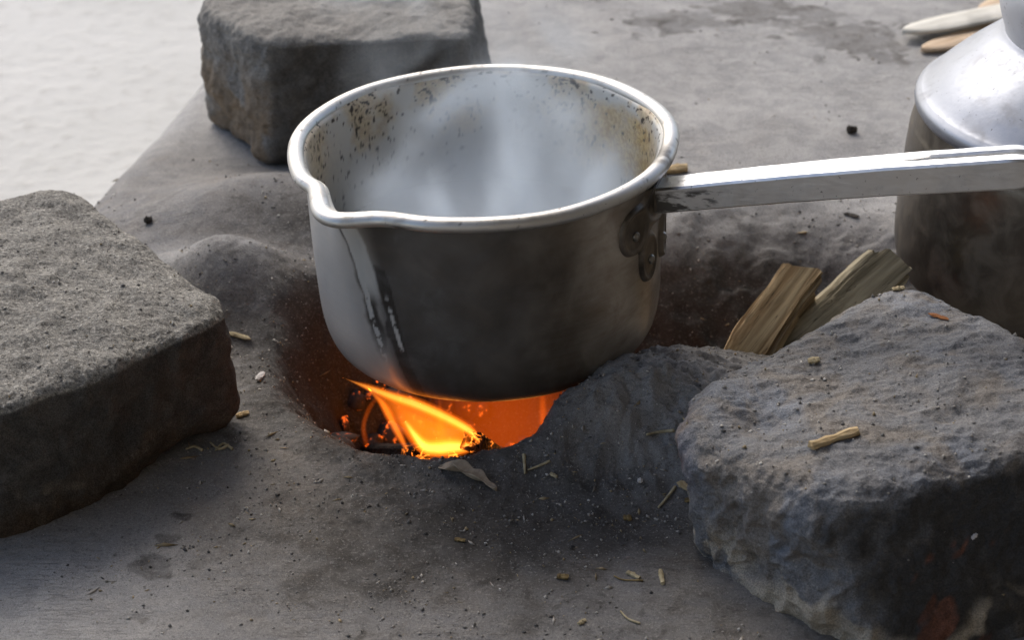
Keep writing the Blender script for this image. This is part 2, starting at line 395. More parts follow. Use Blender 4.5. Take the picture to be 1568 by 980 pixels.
def H(x, y, detail=True):
    x = np.atleast_1d(np.asarray(x, float)); y = np.atleast_1d(np.asarray(y, float))
    p = np.stack([x, y, np.zeros_like(x)], 1)
    lo = fbm(p, 9, 3, .5, 1)
    h = .0035 * lo + .004
    h += .020 * sstep(.02, .30, y) * sstep(-.12, .1, x)                               # rises a little to the back
    h -= .004 * sstep(-.1, -.25, y)
    # lumps
    def lump(cx, cy, rx, ry, a, rot=0, pw=1.0):
        c, s = math.cos(rot), math.sin(rot)
        u = ((x - cx) * c + (y - cy) * s) / rx; v = (-(x - cx) * s + (y - cy) * c) / ry
        return a * np.exp(-(u * u + v * v) ** pw)
    h += lump(.098, -.062, .052, .044, .028, .25, 1.35)        # lump that carries the pan, front right
    h += lump(.048, -.088, .034, .026, .017, .5)
    h += lump(-.140, .052, .036, .032, .028, .3, 1.2)          # left lump
    h += lump(-.165, .062, .05, .02, .010, -.3)
    h += lump(.07, .125, .16, .045, .020, -.16)                # bank behind the hole
    h += lump(-.05, .12, .05, .03, .026, .1)
    h += lump(-.150, .140, .085, .060, .031, .5)
    h += lump(-.088, .045, .035, .035, .020)
    h += lump(.055, .092, .03, .03, .012)
    h += lump(.20, -.02, .06, .03, .008)
    h -= lump(.10, -.155, .07, .03, .006)
    w = .010 * fbm(p, 28, 3, .5, 3)
    d = hole_d(x, y, w)
    wid = .022 + .085 * sstep(.03, .09, y) * sstep(.02, .09, x) + .012 * sstep(-.03, -.09, x)
    c = sstep(0, 1, (wid - d) / (wid + .045))
    h = h + .004 * np.exp(-((d - .02) / .014) ** 2)
    floor = -.088 + .006 * fbm(p, 40, 3, .5, 5)
    h = h * (1 - c) + floor * c
    # left and far edge of the platform
    xe = np.interp(y, EY, EX)
    e = (x - xe) * .97 + .006 * fbm(p, 14, 2, .5, 8)
    h -= .16 * (1 - sstep(-.075, .045, e)) ** 1.3
    if detail:
        h_plain = h.copy()
        near = np.exp(-np.clip(d - .0, 0, 1) / .055)
        h += .0030 * fbm(p, 55, 3, .55, 11) * (.22 + near)
        h += .0018 * fbm(p, 150, 3, .6, 12) * (.07 + 1.0 * near)
        h += .0009 * np.maximum(fbm(p, 420, 2, .5, 13), 0) * (.12 + 1.0 * near)
        # clods baked on to the front lump
        h += .0035 * np.exp(-(((x - .066) / .009) ** 2 + ((y + .098) / .008) ** 2)) + .003 * np.exp(-(((x - .090) / .010) ** 2 + ((y + .075) / .008) ** 2))
        lm = np.exp(-(((x - .095) / .06) ** 2 + ((y + .075) / .05) ** 2))
        h += lm * (.0050 * fbm(p, 48, 2, .5, 18, True) + .0065 * fbm(p, 85, 3, .62, 16) + .0024 * np.maximum(fbm(p, 300, 2, .5, 17), -.1))
        # trowel-smoothed streaks
        q = np.stack([x * 22 + y * 6, y * 95 - x * 16, np.zeros_like(x)], 1)
        h += .0004 * fbm(q, 1, 3, .5, 14) * (1 - .6 * near) * (1 - .8 * sstep(.08, .2, y))
        h = h_plain + (h - h_plain) * (1 - .65 * sstep(.10, .22, y))
        # broken scabs on the bank behind the fire mouth
        bk = np.exp(-((y - .105) / .035) ** 2) * sstep(.09, .13, x) * sstep(.30, .24, x)
        h += .0035 * bk * fbm(np.stack([x * 1.0, y * 2.4, 0 * x], 1), 45, 3, .55, 15, True)
    return h
def axis(lo, a, b, hi, step, step2, nout):
    ins = [a]
    while ins[-1] < b: ins.append(ins[-1] + step + (step2 - step) * (ins[-1] - a) / (b - a))
    left = a - (a - lo) * np.linspace(1, 0, nout, endpoint=False) ** 2.2
    right = ins[-1] + (hi - ins[-1]) * np.linspace(0, 1, nout + 1)[1:] ** 2.2
    return np.concatenate([left, ins, right])
xs = axis(-.75, -.31, .36, 1.6, .00095, .00115, 40)
ys = axis(-1.1, -.27, .56, .95, .0009, .0017, 40)
X, Y = np.meshgrid(xs, ys, indexing='ij'); X, Y = X.ravel(), Y.ravel()
Zh = H(X, Y)
me = fast_mesh('mud_hearth', np.stack([X, Y, Zh], 1), grid_faces(len(xs), len(ys)))
p = np.stack([X, Y, 0 * X], 1)
d = hole_d(X, Y)
nz = fbm(p, 22, 4, .55, 21); nz2 = fbm(p, 9, 4, .55, 22)
soot = np.clip(1.25 * np.exp(-np.clip(d, 0, 1) / .065) + .45 * nz, 0, 1) * sstep(.40, .10, d)
soot *= 1 - .65 * np.exp(-(((X - .10) / .05) ** 2 + ((Y + .075) / .05) ** 2))
soot = np.maximum(soot, sstep(.02, -.01, d))
soot = np.maximum(soot, np.clip(1.25 * np.exp(-(((X - .15) / .13) ** 2 + ((Y - .085) / .050) ** 2)) + .35 * nz, 0, 1))
soot = np.maximum(soot, np.clip(.30 * sstep(.04, .16, X) * sstep(-.02, -.1, Y) + .3 * nz, 0, 1))
soot = np.maximum(soot, np.clip(.55 * sstep(.0, .45, nz2) * sstep(.2, .4, Y) * sstep(.05, .2, X), 0, 1))
soot = np.maximum(soot, np.clip(.75 * np.exp(-(((X + .11) / .075) ** 2 + ((Y - .09) / .09) ** 2)) + .3 * nz, 0, 1))  # shading of the clay left of the pan, put into the colour
fg = np.clip(.08 + .55 * np.exp(-(((X - .02) / .13) ** 2 + ((Y + .155) / .055) ** 2)) + .38 * sstep(-.17, -.05, X) * sstep(-.05, -.12, Y) + .45 * nz + .25 * nz2, 0, 1) * sstep(-.02, -.07, Y)
soot = np.maximum(soot, fg)
soot *= 1 - .75 * np.exp(-(((X - .10) / .055) ** 2 + ((Y + .075) / .05) ** 2)) * (.55 + .45 * sstep(-.2, .2, nz))  # soot thinned on the front lump to lift its shaded side
nz55 = fbm(p, 75, 3, .6, 26)
spots = sstep(.34, .42, fbm(p, 55, 2, .5, 23)) * sstep(-.02, .15, fbm(p, 11, 2, .5, 24)) * sstep(-.10, -.14, Y)
soot = np.maximum(soot, .75 * spots)
for bx_, by_, ra_, rb_ in ((-.152, -.186, .014, .010), (-.150, -.221, .007, .006), (-.128, -.184, .010, .007), (.131, .448, .05, .035), (.21, .47, .06, .04), (.10, .51, .035, .02), (.26, .41, .06, .05)):
    soot = np.maximum(soot, (.62 if by_ < 0 else .62) * sstep(.95, .55, np.hypot((X - bx_) / ra_, (Y - by_) / rb_) + .9 * nz + .9 * nz55))
pale = np.clip(.85 * sstep(-.08, -.22, X) * sstep(-.12, -.2, Y) + .25 * nz, 0, 1)
pale = np.maximum(pale, np.clip(.85 * sstep(.10, .18, Y) * sstep(.0, .10, X) + .3 * nz + .3 * nz2, 0, 1))
pale = np.maximum(pale, np.clip(.80 * sstep(.20, .34, Y) + .25 * nz, 0, 1))
pale = np.maximum(pale, np.clip(.55 * np.exp(-(((X - .10) / .05) ** 2 + ((Y + .085) / .045) ** 2)) + .5 * nz - .05, 0, .8) * sstep(.02, .05, X))  # front lump dust, lightened further to offset the pan's shade
pale = np.maximum(pale, .7 * np.exp(-(((X + .15) / .045) ** 2 + ((Y - .062) / .022) ** 2)))
brown = np.clip(.9 * np.exp(-(((X - .066) / .010) ** 2 + ((Y + .098) / .010) ** 2)) + .9 * np.exp(-(((X - .090) / .011) ** 2 + ((Y + .075) / .009) ** 2)) + .75 * np.exp(-(((X + .165) / .07) ** 2 + ((Y + .145) / .04) ** 2)) + .3 * sstep(0, .4, fbm(p, 30, 3, .5, 25)), 0, 1)
paint(me, 'mask', np.stack([np.clip(soot, 0, 1), pale, brown], 1))
hearth = link('mud_hearth', me, M['hearth'])
tag(hearth, 'grey mud hearth blackened with soot around the fire hole under the pan', 'hearth')

# ------------------------------------------------------------------ stones
def stone(name, top, base, mat, p=16, res=150, disp=None, masks=None, center=None, loc=None):
    top = np.asarray(top, float); base = np.asarray(base, float); k = len(top)
    c = np.vstack([top, base]).mean(0) if center is None else np.array(center, float)
    planes = []
    def add(a, b, d):
        nn = np.cross(b - a, d - a); nn /= np.linalg.norm(nn)
        h = nn @ (a - c)
        if h < 0: nn, h = -nn, -h
        planes.append((nn, h))
    u, s, vt = np.linalg.svd(top - top.mean(0)); nn = vt[2] * np.sign(vt[2][2]); planes.append((nn, nn @ (top.mean(0) - c)))
    nn = np.array([0, 0, -1.0]); planes.append((nn, nn @ (base.mean(0) - c)))
    for i in range(k):
        j = (i + 1) % k
        add(top[i], top[j], (base[i] + base[j]) / 2)
    # cube sphere
    s = np.tan(np.linspace(-1, 1, res) * math.pi / 4)
    A, B = np.meshgrid(s, s, indexing='ij'); one = np.ones_like(A)
    V, Fs, o = [], [], 0
    for ax, sg in ((0, 1), (0, -1), (1, 1), (1, -1), (2, 1), (2, -1)):
        q = [None] * 3; q[ax] = one * sg; q[(ax + 1) % 3] = A * sg; q[(ax + 2) % 3] = B
        V.append(np.stack([a.ravel() for a in q], 1)); Fs.append(grid_faces(res, res) + o); o += res * res
    D = np.vstack(V); D /= np.linalg.norm(D, axis=1)[:, None]; Fc = np.vstack(Fs)
    # weld seams
    key = np.round(D * 1e5).astype(np.int64)
    _, idx, inv = np.unique(key, axis=0, return_index=True, return_inverse=True)
    inv = inv.ravel(); D = D[idx]; Fc = inv[Fc]
    ext = np.abs(np.vstack([top, base]) - c).max(0); D = D * ext; D /= np.linalg.norm(D, axis=1)[:, None]
    S = np.zeros(len(D))
    for nn, h in planes: S += np.maximum(0, D @ nn / h) ** p
    r = S ** (-1 / p)
    P = c + D * r[:, None]
    def normals(P):
        fn = np.cross(P[Fc[:, 2]] - P[Fc[:, 0]], P[Fc[:, 3]] - P[Fc[:, 1]])
        N = np.zeros_like(P)
        for q in range(4): np.add.at(N, Fc[:, q], fn)
        return N / (np.linalg.norm(N, axis=1)[:, None] + 1e-12)
    N = normals(P)
    if (N * D).sum(1).mean() < 0: Fc = Fc[:, ::-1]; N = -N
    P = disp(P, N)
    o0 = np.array([c[0], c[1], 0.0]) if loc is None else np.array(loc)
    N2 = normals(P)
    me = fast_mesh(name, P - o0, Fc)
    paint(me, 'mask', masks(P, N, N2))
    ob = link(name, me, mat); ob.location = o0
    return ob

def L3(*q): return [at(*a) for a in q]
# left stone -- its right-hand corner stands next to the left mud lump
topL = L3((108, 266, .086), (372, 476, .072), (0, 626, .074)) + [np.array([-.345, -.20, .075]), np.array([-.40, -.03, .08])]
baseL = [np.array([-.213, .040, -.004]), np.array([-.122, -.072, -.004]), np.array([-.226, -.174, -.004]), np.array([-.33, -.21, -.004]), np.array([-.40, -.04, 0])]
def dispL(P, N):
    a = .0062 * fbm(P, 20, 3, .5, 31) + .0024 * fbm(P, 70, 3, .55, 32)
    a += .00075 * fbm(P, 260, 3, .65, 33) * (.5 + .5 * np.clip(N[:, 2], 0, 1))
    a += .0005 * np.maximum(fbm(P, 620, 2, .6, 34), 0) * (.3 + .7 * np.clip(N[:, 2], 0, 1))
    low = sstep(.035, .0, P[:, 2]); a += low * .006 * fbm(P, 40, 2, .5, 36)
    a -= .010 * np.exp(-(((P[:, 0] + .150) / .02) ** 2 + ((P[:, 1] + .092) / .02) ** 2 + ((P[:, 2] + .004) / .016) ** 2))
    a += .005 * np.exp(-(((P[:, 0] + .125) / .016) ** 2 + ((P[:, 1] + .072) / .016) ** 2 + ((P[:, 2] - .012) / .014) ** 2))
    return P + N * a[:, None]
def maskL(P, N, N2):
    nz = fbm(P, 35, 3, .55, 37)
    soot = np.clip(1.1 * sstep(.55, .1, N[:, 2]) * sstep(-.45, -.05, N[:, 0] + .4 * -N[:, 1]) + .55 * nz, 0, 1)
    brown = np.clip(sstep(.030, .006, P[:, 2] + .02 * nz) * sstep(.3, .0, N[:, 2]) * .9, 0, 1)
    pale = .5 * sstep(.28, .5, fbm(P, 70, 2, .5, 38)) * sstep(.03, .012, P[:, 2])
    return np.stack([soot * (1 - .45 * brown), pale, brown], 1)
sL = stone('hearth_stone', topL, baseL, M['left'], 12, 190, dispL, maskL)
tag(sL, 'grainy grey block stone with flat top and dark sooty face, left of the pan', 'stone', 'hearth stones')

# back stone
topB = [at(292, 4, .090), at(392, 66, .097), at(722, 56, .096), np.array([-.012, .37, .092]), np.array([-.15, .40, .09])]
baseB = [np.array([-.190, .300, 0]), np.array([-.143, .243, 0]), np.array([.004, .240, 0]), np.array([.008, .36, 0]), np.array([-.16, .40, 0])]
def dispB(P, N):
    a = .009 * fbm(P, 17, 3, .5, 41) + .0032 * fbm(P, 55, 3, .55, 42) + .0009 * fbm(P, 200, 3, .6, 43)
    e = sstep(.0, -.5, N[:, 0]); a += e * .0025 * fbm(P, 95, 2, .5, 44)
    return P + N * a[:, None]
def maskB(P, N, N2):
    nz = fbm(P, 30, 3, .55, 45)
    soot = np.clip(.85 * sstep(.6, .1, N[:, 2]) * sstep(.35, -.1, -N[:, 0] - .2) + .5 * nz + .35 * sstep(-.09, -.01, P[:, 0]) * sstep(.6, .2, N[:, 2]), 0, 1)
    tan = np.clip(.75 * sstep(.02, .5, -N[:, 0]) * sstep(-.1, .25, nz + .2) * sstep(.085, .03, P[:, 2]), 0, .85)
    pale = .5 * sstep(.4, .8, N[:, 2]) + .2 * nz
    return np.stack([soot * (1 - .6 * tan), np.clip(pale, 0, 1), tan], 1)
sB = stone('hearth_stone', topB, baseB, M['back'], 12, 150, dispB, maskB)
sB.location.z = .003
tag(sB, 'sooty grey block stone standing on the hearth behind the pan', 'stone', 'hearth stones')

# right stone
topR = [at(1078, 572, .066), at(1372, 416, .079), at(1455, 428, .082), np.array([.298, -.185, .084]), at(1246, 752, .075), at(1022, 660, .061)]
baseR = [np.array([.112, -.118, -.01]), np.array([.19, -.045, -.01]), np.array([.235, -.065, -.01]), np.array([.31, -.222, -.01]), np.array([.158, -.262, -.01]), np.array([.112, -.168, -.01])]
def dispR(P, N):
    a = .0055 * fbm(P, 18, 3, .5, 51) + .0022 * fbm(P, 55, 3, .6, 52)
    f = sstep(.5, .0, N[:, 2])                                   # sides: lumpy, flowing crust
    wp = P + .006 * np.stack([fbm(P, 60, 2, .5, 53), fbm(P, 60, 2, .5, 54), 0 * P[:, 0]], 1)
    side = sstep(.1, -.5, N[:, 0])
    a += f * (.2 + .8 * side) * ((.0044) * fbm(wp * [1, 1, .55], 58, 2, .45, 55, True) + .0014 * fbm(wp * [1, 1, .8], 150, 2, .5, 59))
    lay = fbm(np.stack([P[:, 0] * 30, P[:, 1] * 45, P[:, 2] * 150], 1), 1, 3, .5, 56)
    a += (1 - f) * .0018 * fbm(np.stack([P[:, 0] * 38, P[:, 1] * 120, P[:, 2] * 60], 1), 1, 3, .55, 57)
    a += f * (1 - side) * .0016 * lay
    a += .0010 * fbm(P, 230, 3, .65, 58)
    a -= .006 * np.exp(-(((P[:, 0] - .128) / .012) ** 2 + ((P[:, 1] + .165) / .014) ** 2)) * (1 - f)
    return P + N * a[:, None]
def maskR(P, N, N2):
    nz = fbm(P, 40, 3, .55, 61); nz2 = fbm(P, 18, 2, .5, 62)
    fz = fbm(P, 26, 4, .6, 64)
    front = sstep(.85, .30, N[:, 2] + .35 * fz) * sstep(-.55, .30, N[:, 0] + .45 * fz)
    soot = np.clip(1.0 * front + .75 * nz + .08, 0, .93)  # front face darkened with its shade in the colour, broken up by noise
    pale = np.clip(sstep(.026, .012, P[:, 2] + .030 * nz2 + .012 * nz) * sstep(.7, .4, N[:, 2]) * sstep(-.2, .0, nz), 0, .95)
    q = fbm(np.stack([P[:, 0] * 60 - P[:, 2] * 32, P[:, 1] * 40, P[:, 2] * 24], 1), 1, 3, .55, 63)
    red = sstep(.10, .22, q + .55 * np.exp(-(((P[:, 0] - .196 - .35 * (P[:, 2] - .012)) / .010) ** 2 + ((P[:, 2] - .014) / .016) ** 2)) - .12) * front
    red = np.maximum(red * np.exp(-(((P[:, 0] - .20) / .03) ** 2)), .8 * np.exp(-(((P[:, 0] - .094) / .006) ** 2 + ((P[:, 1] + .150) / .02) ** 2 + ((P[:, 2] - .045) / .012) ** 2)))
    return np.stack([soot, pale * (1 - red), np.clip(red, 0, .95)], 1)
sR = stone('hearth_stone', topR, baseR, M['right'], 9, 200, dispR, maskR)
tag(sR, 'large burnt blue-grey stone with a short stick lying on it, right of the pan', 'stone', 'hearth stones')

# ------------------------------------------------------------------ saucepan
TILT = R(-2.4)
pan = empty('saucepan', (.0045, 0, .0221), (0, TILT, 0))
tag(pan, 'blackened aluminium saucepan with pouring lip and long handle, steaming over the fire', 'saucepan')
PH, RB = .108, .0905
TS = R(226)
def spout(th):
    d = (th - TS + math.pi) % (2 * math.pi) - math.pi
    return .0080 * np.exp(-(np.abs(d) / R(8.5)) ** 2.2) - .0014 * np.exp(-((d - R(18)) / R(8)) ** 2) - .0026 * np.exp(-((d + R(16)) / R(5)) ** 2)
outer = smooth_prof([(0, .0012), (.05, .0005), (.0720, .0002), (.0802, .0020), (.0850, .0066), (.0878, .0140), (.0894, .025), (.0900, .042), (.0903, .065), (.0906, .090), (.0918, .1045), (.0935, .1075)], 170)
inner = smooth_prof([(.0915, .1088), (.0893, .105), (.0885, .092), (.0882, .070), (.0877, .045), (.0866, .030), (.0845, .019), (.0795, .010), (.068, .0045), (.05, .0030), (0, .0030)], 130)
prof = np.vstack([outer, inner])
NA = 720
v, f = lathe(prof, NA)
k = len(prof)
th = np.repeat(np.arange(NA) * 2 * math.pi / NA, k)
zr = v[:, 2].copy(); zz = zr * (.100 / .108)
rr = np.hypot(v[:, 0], v[:, 1])
off = spout(th) * np.exp(-np.clip(PH - zr, 0, 1) / .016) * (rr > .06)
pq = v.copy()
off = off + .0007 * fbm(v, 16, 2, .5, 71) * (rr > .06)
v[:, 0] += np.cos(th) * off; v[:, 1] += np.sin(th) * off
v[:, 2] -= .0022 * np.exp(-(((th - TS + math.pi) % (2 * math.pi) - math.pi) / R(12)) ** 2) * np.exp(-np.clip(PH - zr, 0, 1) / .008)
me = fast_mesh('body', v, f)
isin = np.tile(np.concatenate([np.zeros(len(outer)), np.ones(len(inner))]), NA)
deg = np.degrees(th)                                   # 270 faces the camera, 180 is left
n1 = fbm(pq, 24, 4, .55, 72); n2 = fbm(pq, 70, 3, .55, 73); n3 = fbm(pq, 230, 3, .6, 74)
cyl = np.stack([deg * .06, zz * 25, 0 * zz], 1); nstr = fbm(cyl, 1, 4, .55, 75)
# soot: a broad black field on the front, fading to the right; bare metal on the left flank
edge_l = 229 + 9 * np.clip((.085 - zz) / .085, 0, 1) + 2.5 * nstr
edge_r = 292 + 14 * n1 + 6 * nstr + 12 * sstep(.03, .0, zz)
so_ = (.25 * sstep(edge_l - 16.0, edge_l, deg) + .75 * sstep(edge_l - 3.0, edge_l + 7.0, deg)) * sstep(edge_r + 26, edge_r - 14, deg)
so_ = np.maximum(so_ * (.93 + .12 * n1), .85 * sstep(.016, .002, zz + .010 * n1))
so_ = np.maximum(so_, .55 * sstep(.088, .097, zz) * sstep(235, 260, deg) * sstep(340, 320, deg))
so_ = np.maximum(so_, .75 * np.exp(-((deg - 333) / 12) ** 2) * sstep(.060, .085, zz))
so_ = np.maximum(so_, .35 * sstep(40, 100, deg) * sstep(215, 160, deg))
# milk drips that boiled over the lip
dl = deg - (227.5 + (.092 - zz) * 155)
drip = sstep(4.2, 2.6, np.abs(dl + 1.0 + 1.5 * n2)) * sstep(.050, .066, zz) + sstep(1.3, .7, np.abs(dl + 3.4 + 1.2 * n2)) * sstep(.018, .03, zz) * sstep(-.05, .15, n3 + .15)
drip += sstep(.9, .4, np.abs(dl - 5.0)) * sstep(.028, .034, zz) * sstep(.060, .05, zz) * sstep(-.1, .2, n3)
burn = sstep(5.5, 2.0, np.abs(dl + 2.5 + 3 * n2)) * sstep(.012, .04, zz)
burn2 = sstep(4.5, 2.0, np.abs(dl - 5 + 3 * n1)) * sstep(.078, .070, zz)
# scale inside
ring = sstep(.055, .085, zz + .012 * n1) * isin
stain = np.clip(ring * sstep(.0, .35, n1 + .45 * n2 + .06) * .62, 0, 1)
ra = np.exp(-((deg - 32) / 24) ** 2) + np.exp(-((deg - 392) / 24) ** 2)
stain = np.maximum(stain, isin * np.clip(ra * 1.3, 0, 1) * sstep(.052, .062, zz + .018 * n1 + .006 * n2) * sstep(.0965, .090, zz + .004 * n2))
stain = np.maximum(stain, isin * .6 * np.exp(-((deg - 172) / 16) ** 2) * sstep(.05, .08, zz))
stain_out = np.clip(.55 * sstep(.1, .45, n1 + .3) * sstep(.05, .09, zz) + .4 * burn, 0, 1) * (1 - isin) * .45
spots = isin * sstep(.27, .34, n3 * .75 + .40 * n2 + .25 * n1) * sstep(.035, .07, zz)
spots += isin * sstep(.36, .42, fbm(pq, 330, 2, .5, 79) + .25 * n1) * sstep(.04, .06, zz)
spots += isin * .9 * sstep(.27, .35, n2 * .7 + .3 * n1) * sstep(.075, .083, zz) * np.exp(-((deg - 100) / 28) ** 2)
soot = np.clip(so_ * (1 - isin), 0, 1)
soot = np.maximum(soot, np.clip(burn + burn2, 0, 1) * (1 - isin))
soot *= (1 - np.clip(drip, 0, 1) * .95)
paint(me, 'mask', np.stack([soot, np.clip(stain + stain_out, 0, 1), np.clip(drip, 0, 1) * (1 - isin) * .75], 1))
paint(me, 'mask2', np.stack([np.clip(spots, 0, 1), isin, np.clip((1 - isin) * (.30 + .75 * sstep(262, 300, deg) * sstep(372, 345, deg) + .3 * n1), 0, 1) * sstep(205, 240, deg)], 1))
body = link('body', me, M['pot'], pan)
# rolled rim
NR = 480
t = np.arange(NR) * 2 * math.pi / NR
nk = 18
ph = np.arange(nk) * 2 * math.pi / nk
off = spout(t)
dd = (t - TS + math.pi) % (2 * math.pi) - math.pi
wob = .0004 * np.sin(5 * t + 1) + .0003 * np.sin(9 * t)
fat = 1 + .16 * np.exp(-(dd / R(14)) ** 2)
pts = np.zeros((NR, nk, 3))
r0 = .0952 + off + wob; z0 = PH - .0005 - .0030 * np.exp(-(dd / R(13)) ** 2) + .0003 * np.sin(3 * t)
# frame follows the bent outline so that the roll keeps its width round the lip
cx, cy = r0 * np.cos(t), r0 * np.sin(t)
tx = np.roll(cx, -1) - np.roll(cx, 1); ty = np.roll(cy, -1) - np.roll(cy, 1); ln = np.hypot(tx, ty)
nx, ny = ty / ln, -tx / ln
for q in range(nk):
    ra_ = .0043 * math.cos(ph[q]) * fat; za = .0037 * math.sin(ph[q])
    pts[:, q, 0] = cx + nx * ra_; pts[:, q, 1] = cy + ny * ra_; pts[:, q, 2] = z0 + za
idx = np.arange(NR)[:, None] * nk + np.arange(nk)[None]
nxt = ((np.arange(NR)[:, None] + 1) % NR) * nk + np.arange(nk)[None]
fr = np.stack([idx, nxt, np.roll(nxt, -1, 1), np.roll(idx, -1, 1)], -1).reshape(-1, 4)
rme = fast_mesh('rim', pts.reshape(-1, 3), fr)
rp = pts.reshape(-1, 3); rdeg = np.repeat(np.degrees(t), nk); rph = np.tile(np.degrees(ph), NR)
rn = fbm(rp, 60, 3, .55, 84); rn2 = fbm(rp, 300, 2, .55, 85)
under = sstep(330, 300, np.where(rph < 90, rph + 360, rph)) * sstep(150, 200, rph)
rs_ = np.clip(under * sstep(228, 250, rdeg) * sstep(352, 338, rdeg) * (.75 + .5 * rn), 0, 1)
rs_ = np.maximum(rs_, .8 * np.exp(-((rdeg - 247) / 4) ** 2) * sstep(-.1, .2, rn + .1) * sstep(20, 50, 90 - np.abs(rph - 330) + 20))
rs_ = np.maximum(rs_, .7 * sstep(.46, .54, rn2 + .3 * rn))
rs_ = np.maximum(rs_, .8 * np.exp(-((rdeg - 343) / 7) ** 2) * sstep(.0, .2, rn + .12))
paint(rme, 'mask', np.stack([rs_, np.clip(.35 + rn, 0, 1), 0 * rn], 1))
link('rim', rme, M['rim'], pan)

# handle and its riveted bracket
HA = R(-18)
hd = Vector((math.cos(HA), math.sin(HA), .192)).normalized()
rad = Vector((math.cos(HA), math.sin(HA), 0)); side = Vector((-math.sin(HA), math.cos(HA), 0))
hup = side.cross(hd) * -1
hup = hd.cross(side)
if hup.z < 0: hup = -hup
def handle_mesh():
    LH, ns = .196, 90
    s = np.linspace(0, 1, ns)
    V = []
    W = .0076 + .0022 * s ** .8; Hh = .0068 + .0010 * s
    tip = sstep(.90, 1.0, s); W = W * (1 - .35 * tip); Hh = Hh * (1 - .40 * tip)
    for i in range(ns):
        w, h = W[i], Hh[i]
        g = sstep(.60, .74, s[i]) * (1 - sstep(.975, 1, s[i]))     # open seam along the top
        gw = .0018 * g + 1e-5; gd = .0050 * g
        b = .0011
        ring = [(-w, -h + b), (-w + b, -h), (w - b, -h), (w, -h + b), (w, h - b), (w - b, h), (gw + .0012, h + .0002 * g), (gw, h - .0009 * g), (gw * .8, h - gd), (-gw * .8, h - gd), (-gw, h - .0009 * g), (-gw - .0012, h + .0002 * g), (-w + b, h), (-w, h - b)]
        c = Vector((0, 0, 0)) + hd * (LH * s[i]) + hup * (.0016 * math.sin(s[i] * 3.0))
        for (a, bb) in ring: V.append(c + side * a + hup * bb)
    V = np.array([tuple(q) for q in V]); m = 14
    V += .00022 * np.stack([fbm(V, 70, 2, .5, 76), fbm(V, 70, 2, .5, 77), fbm(V, 70, 2, .5, 78)], 1)
    fs = []
    for i in range(ns - 1):
        for j in range(m): fs.append((i * m + j, i * m + (j + 1) % m, (i + 1) * m + (j + 1) % m, (i + 1) * m + j))
    fs.append(tuple(range(m))[::-1]); fs.append(tuple(range((ns - 1) * m, ns * m)))
    me = bpy.data.meshes.new('handle'); me.from_pydata(V.tolist(), [], fs); me.update()
    bm = bmesh.new(); bm.from_mesh(me); bmesh.ops.recalc_face_normals(bm, faces=bm.faces); bm.to_mesh(me); bm.free()
    return me
h0 = rad * .0893 + Vector((0, 0, .0868))
hm = handle_mesh()
handle = link('handle', hm, M['handle'], pan); handle.location = h0
hm.set_sharp_from_angle(angle=R(35))
# socket between wall and handle
def socket_mesh():
    V, fs = [], []
    secs = [(-.001, .0098, .0086, .3), (.002, .0084, .0074, .6), (.004, .0074, .0064, 1), (.008, .0072, .0062, 1), (.012, .0070, .0060, 1)]
    m = 16
    for (dd_, w, h, sq) in secs:
        for q in range(m):
            a = q * 2 * math.pi / m
            e = 2.0 + 3 * sq
            ca, sa = math.cos(a), math.sin(a)
            x = w * abs(ca) ** (2 / e) * np.sign(ca); y = h * abs(sa) ** (2 / e) * np.sign(sa)
            c = rad * .0 + hd * dd_ + side * x + hup * y
            V.append(tuple(c))
    for i in range(len(secs) - 1):
        for j in range(m): fs.append((i * m + j, i * m + (j + 1) % m, (i + 1) * m + (j + 1) % m, (i + 1) * m + j))
    fs.append(tuple(range(m))[::-1]); fs.append(tuple(range((len(secs) - 1) * m, len(secs) * m)))
    me = bpy.data.meshes.new('socket'); me.from_pydata(V, [], fs); me.update(); return me
# bracket: a leaf shaped plate bent round the wall
def bracket_mesh():
    lobes = [(-18, .080, 7.5, .0130), (-9, .060, 6.0, .0140), (18, .080, 7.5, .0130), (9, .060, 6.0, .0140), (0, .088, 14, .014)]
    A = np.linspace(-36, 36, 170); Zb = np.linspace(.036, .0975, 130)
    AA, ZZ = np.meshgrid(A, Zb, indexing='ij')
    fld = np.zeros_like(AA) + 9
    for (a, z, ra_, rz) in lobes:
        q = np.hypot((AA - a) / ra_, (ZZ - z) / rz) - 1
        kk = .55; hh = np.clip(.5 + .5 * (fld - q) / kk, 0, 1); fld = fld * (1 - hh) + q * hh - kk * hh * (1 - hh)
    inside = sstep(.10, -.12, fld)
    edge_ = np.exp(-((fld + .16) / .10) ** 2)
    Rr = np.interp(ZZ, outer[60:, 1], outer[60:, 0]) - .0015 + .0032 * inside + .0009 * edge_ * inside
    T = HA + np.radians(AA)
    V = np.stack([Rr * np.cos(T), Rr * np.sin(T), ZZ], -1).reshape(-1, 3)
    F = grid_faces(170, 130)
    fin = fld.reshape(-1)
    keep = (fin[F].min(1) < .14); F = F[keep]
    return fast_mesh('bracket', V, F)
br = link('bracket', bracket_mesh(), M['bracket'], pan)
sk = link('handle_socket', socket_mesh(), M['bracket'], pan); sk.location = h0
rv, rf = lathe([(.0026, -.001), (.0026, .0004), (.0022, .0012), (.0012, .0017), (.0001, .0018)], 16)
for a, z in ((-18, .078), (-8, .058), (18, .078), (8, .058)):
    o = link('rivet', fast_mesh('rivet', rv, rf), M['rivet'], br)
    T = HA + R(a); r_ = float(np.interp(z, outer[60:, 1], outer[60:, 0])) + .0016
    o.location = (r_ * math.cos(T), r_ * math.sin(T), z)
    o.rotation_euler = Vector((math.cos(T), math.sin(T), 0)).to_track_quat('Z', 'Y').to_euler()

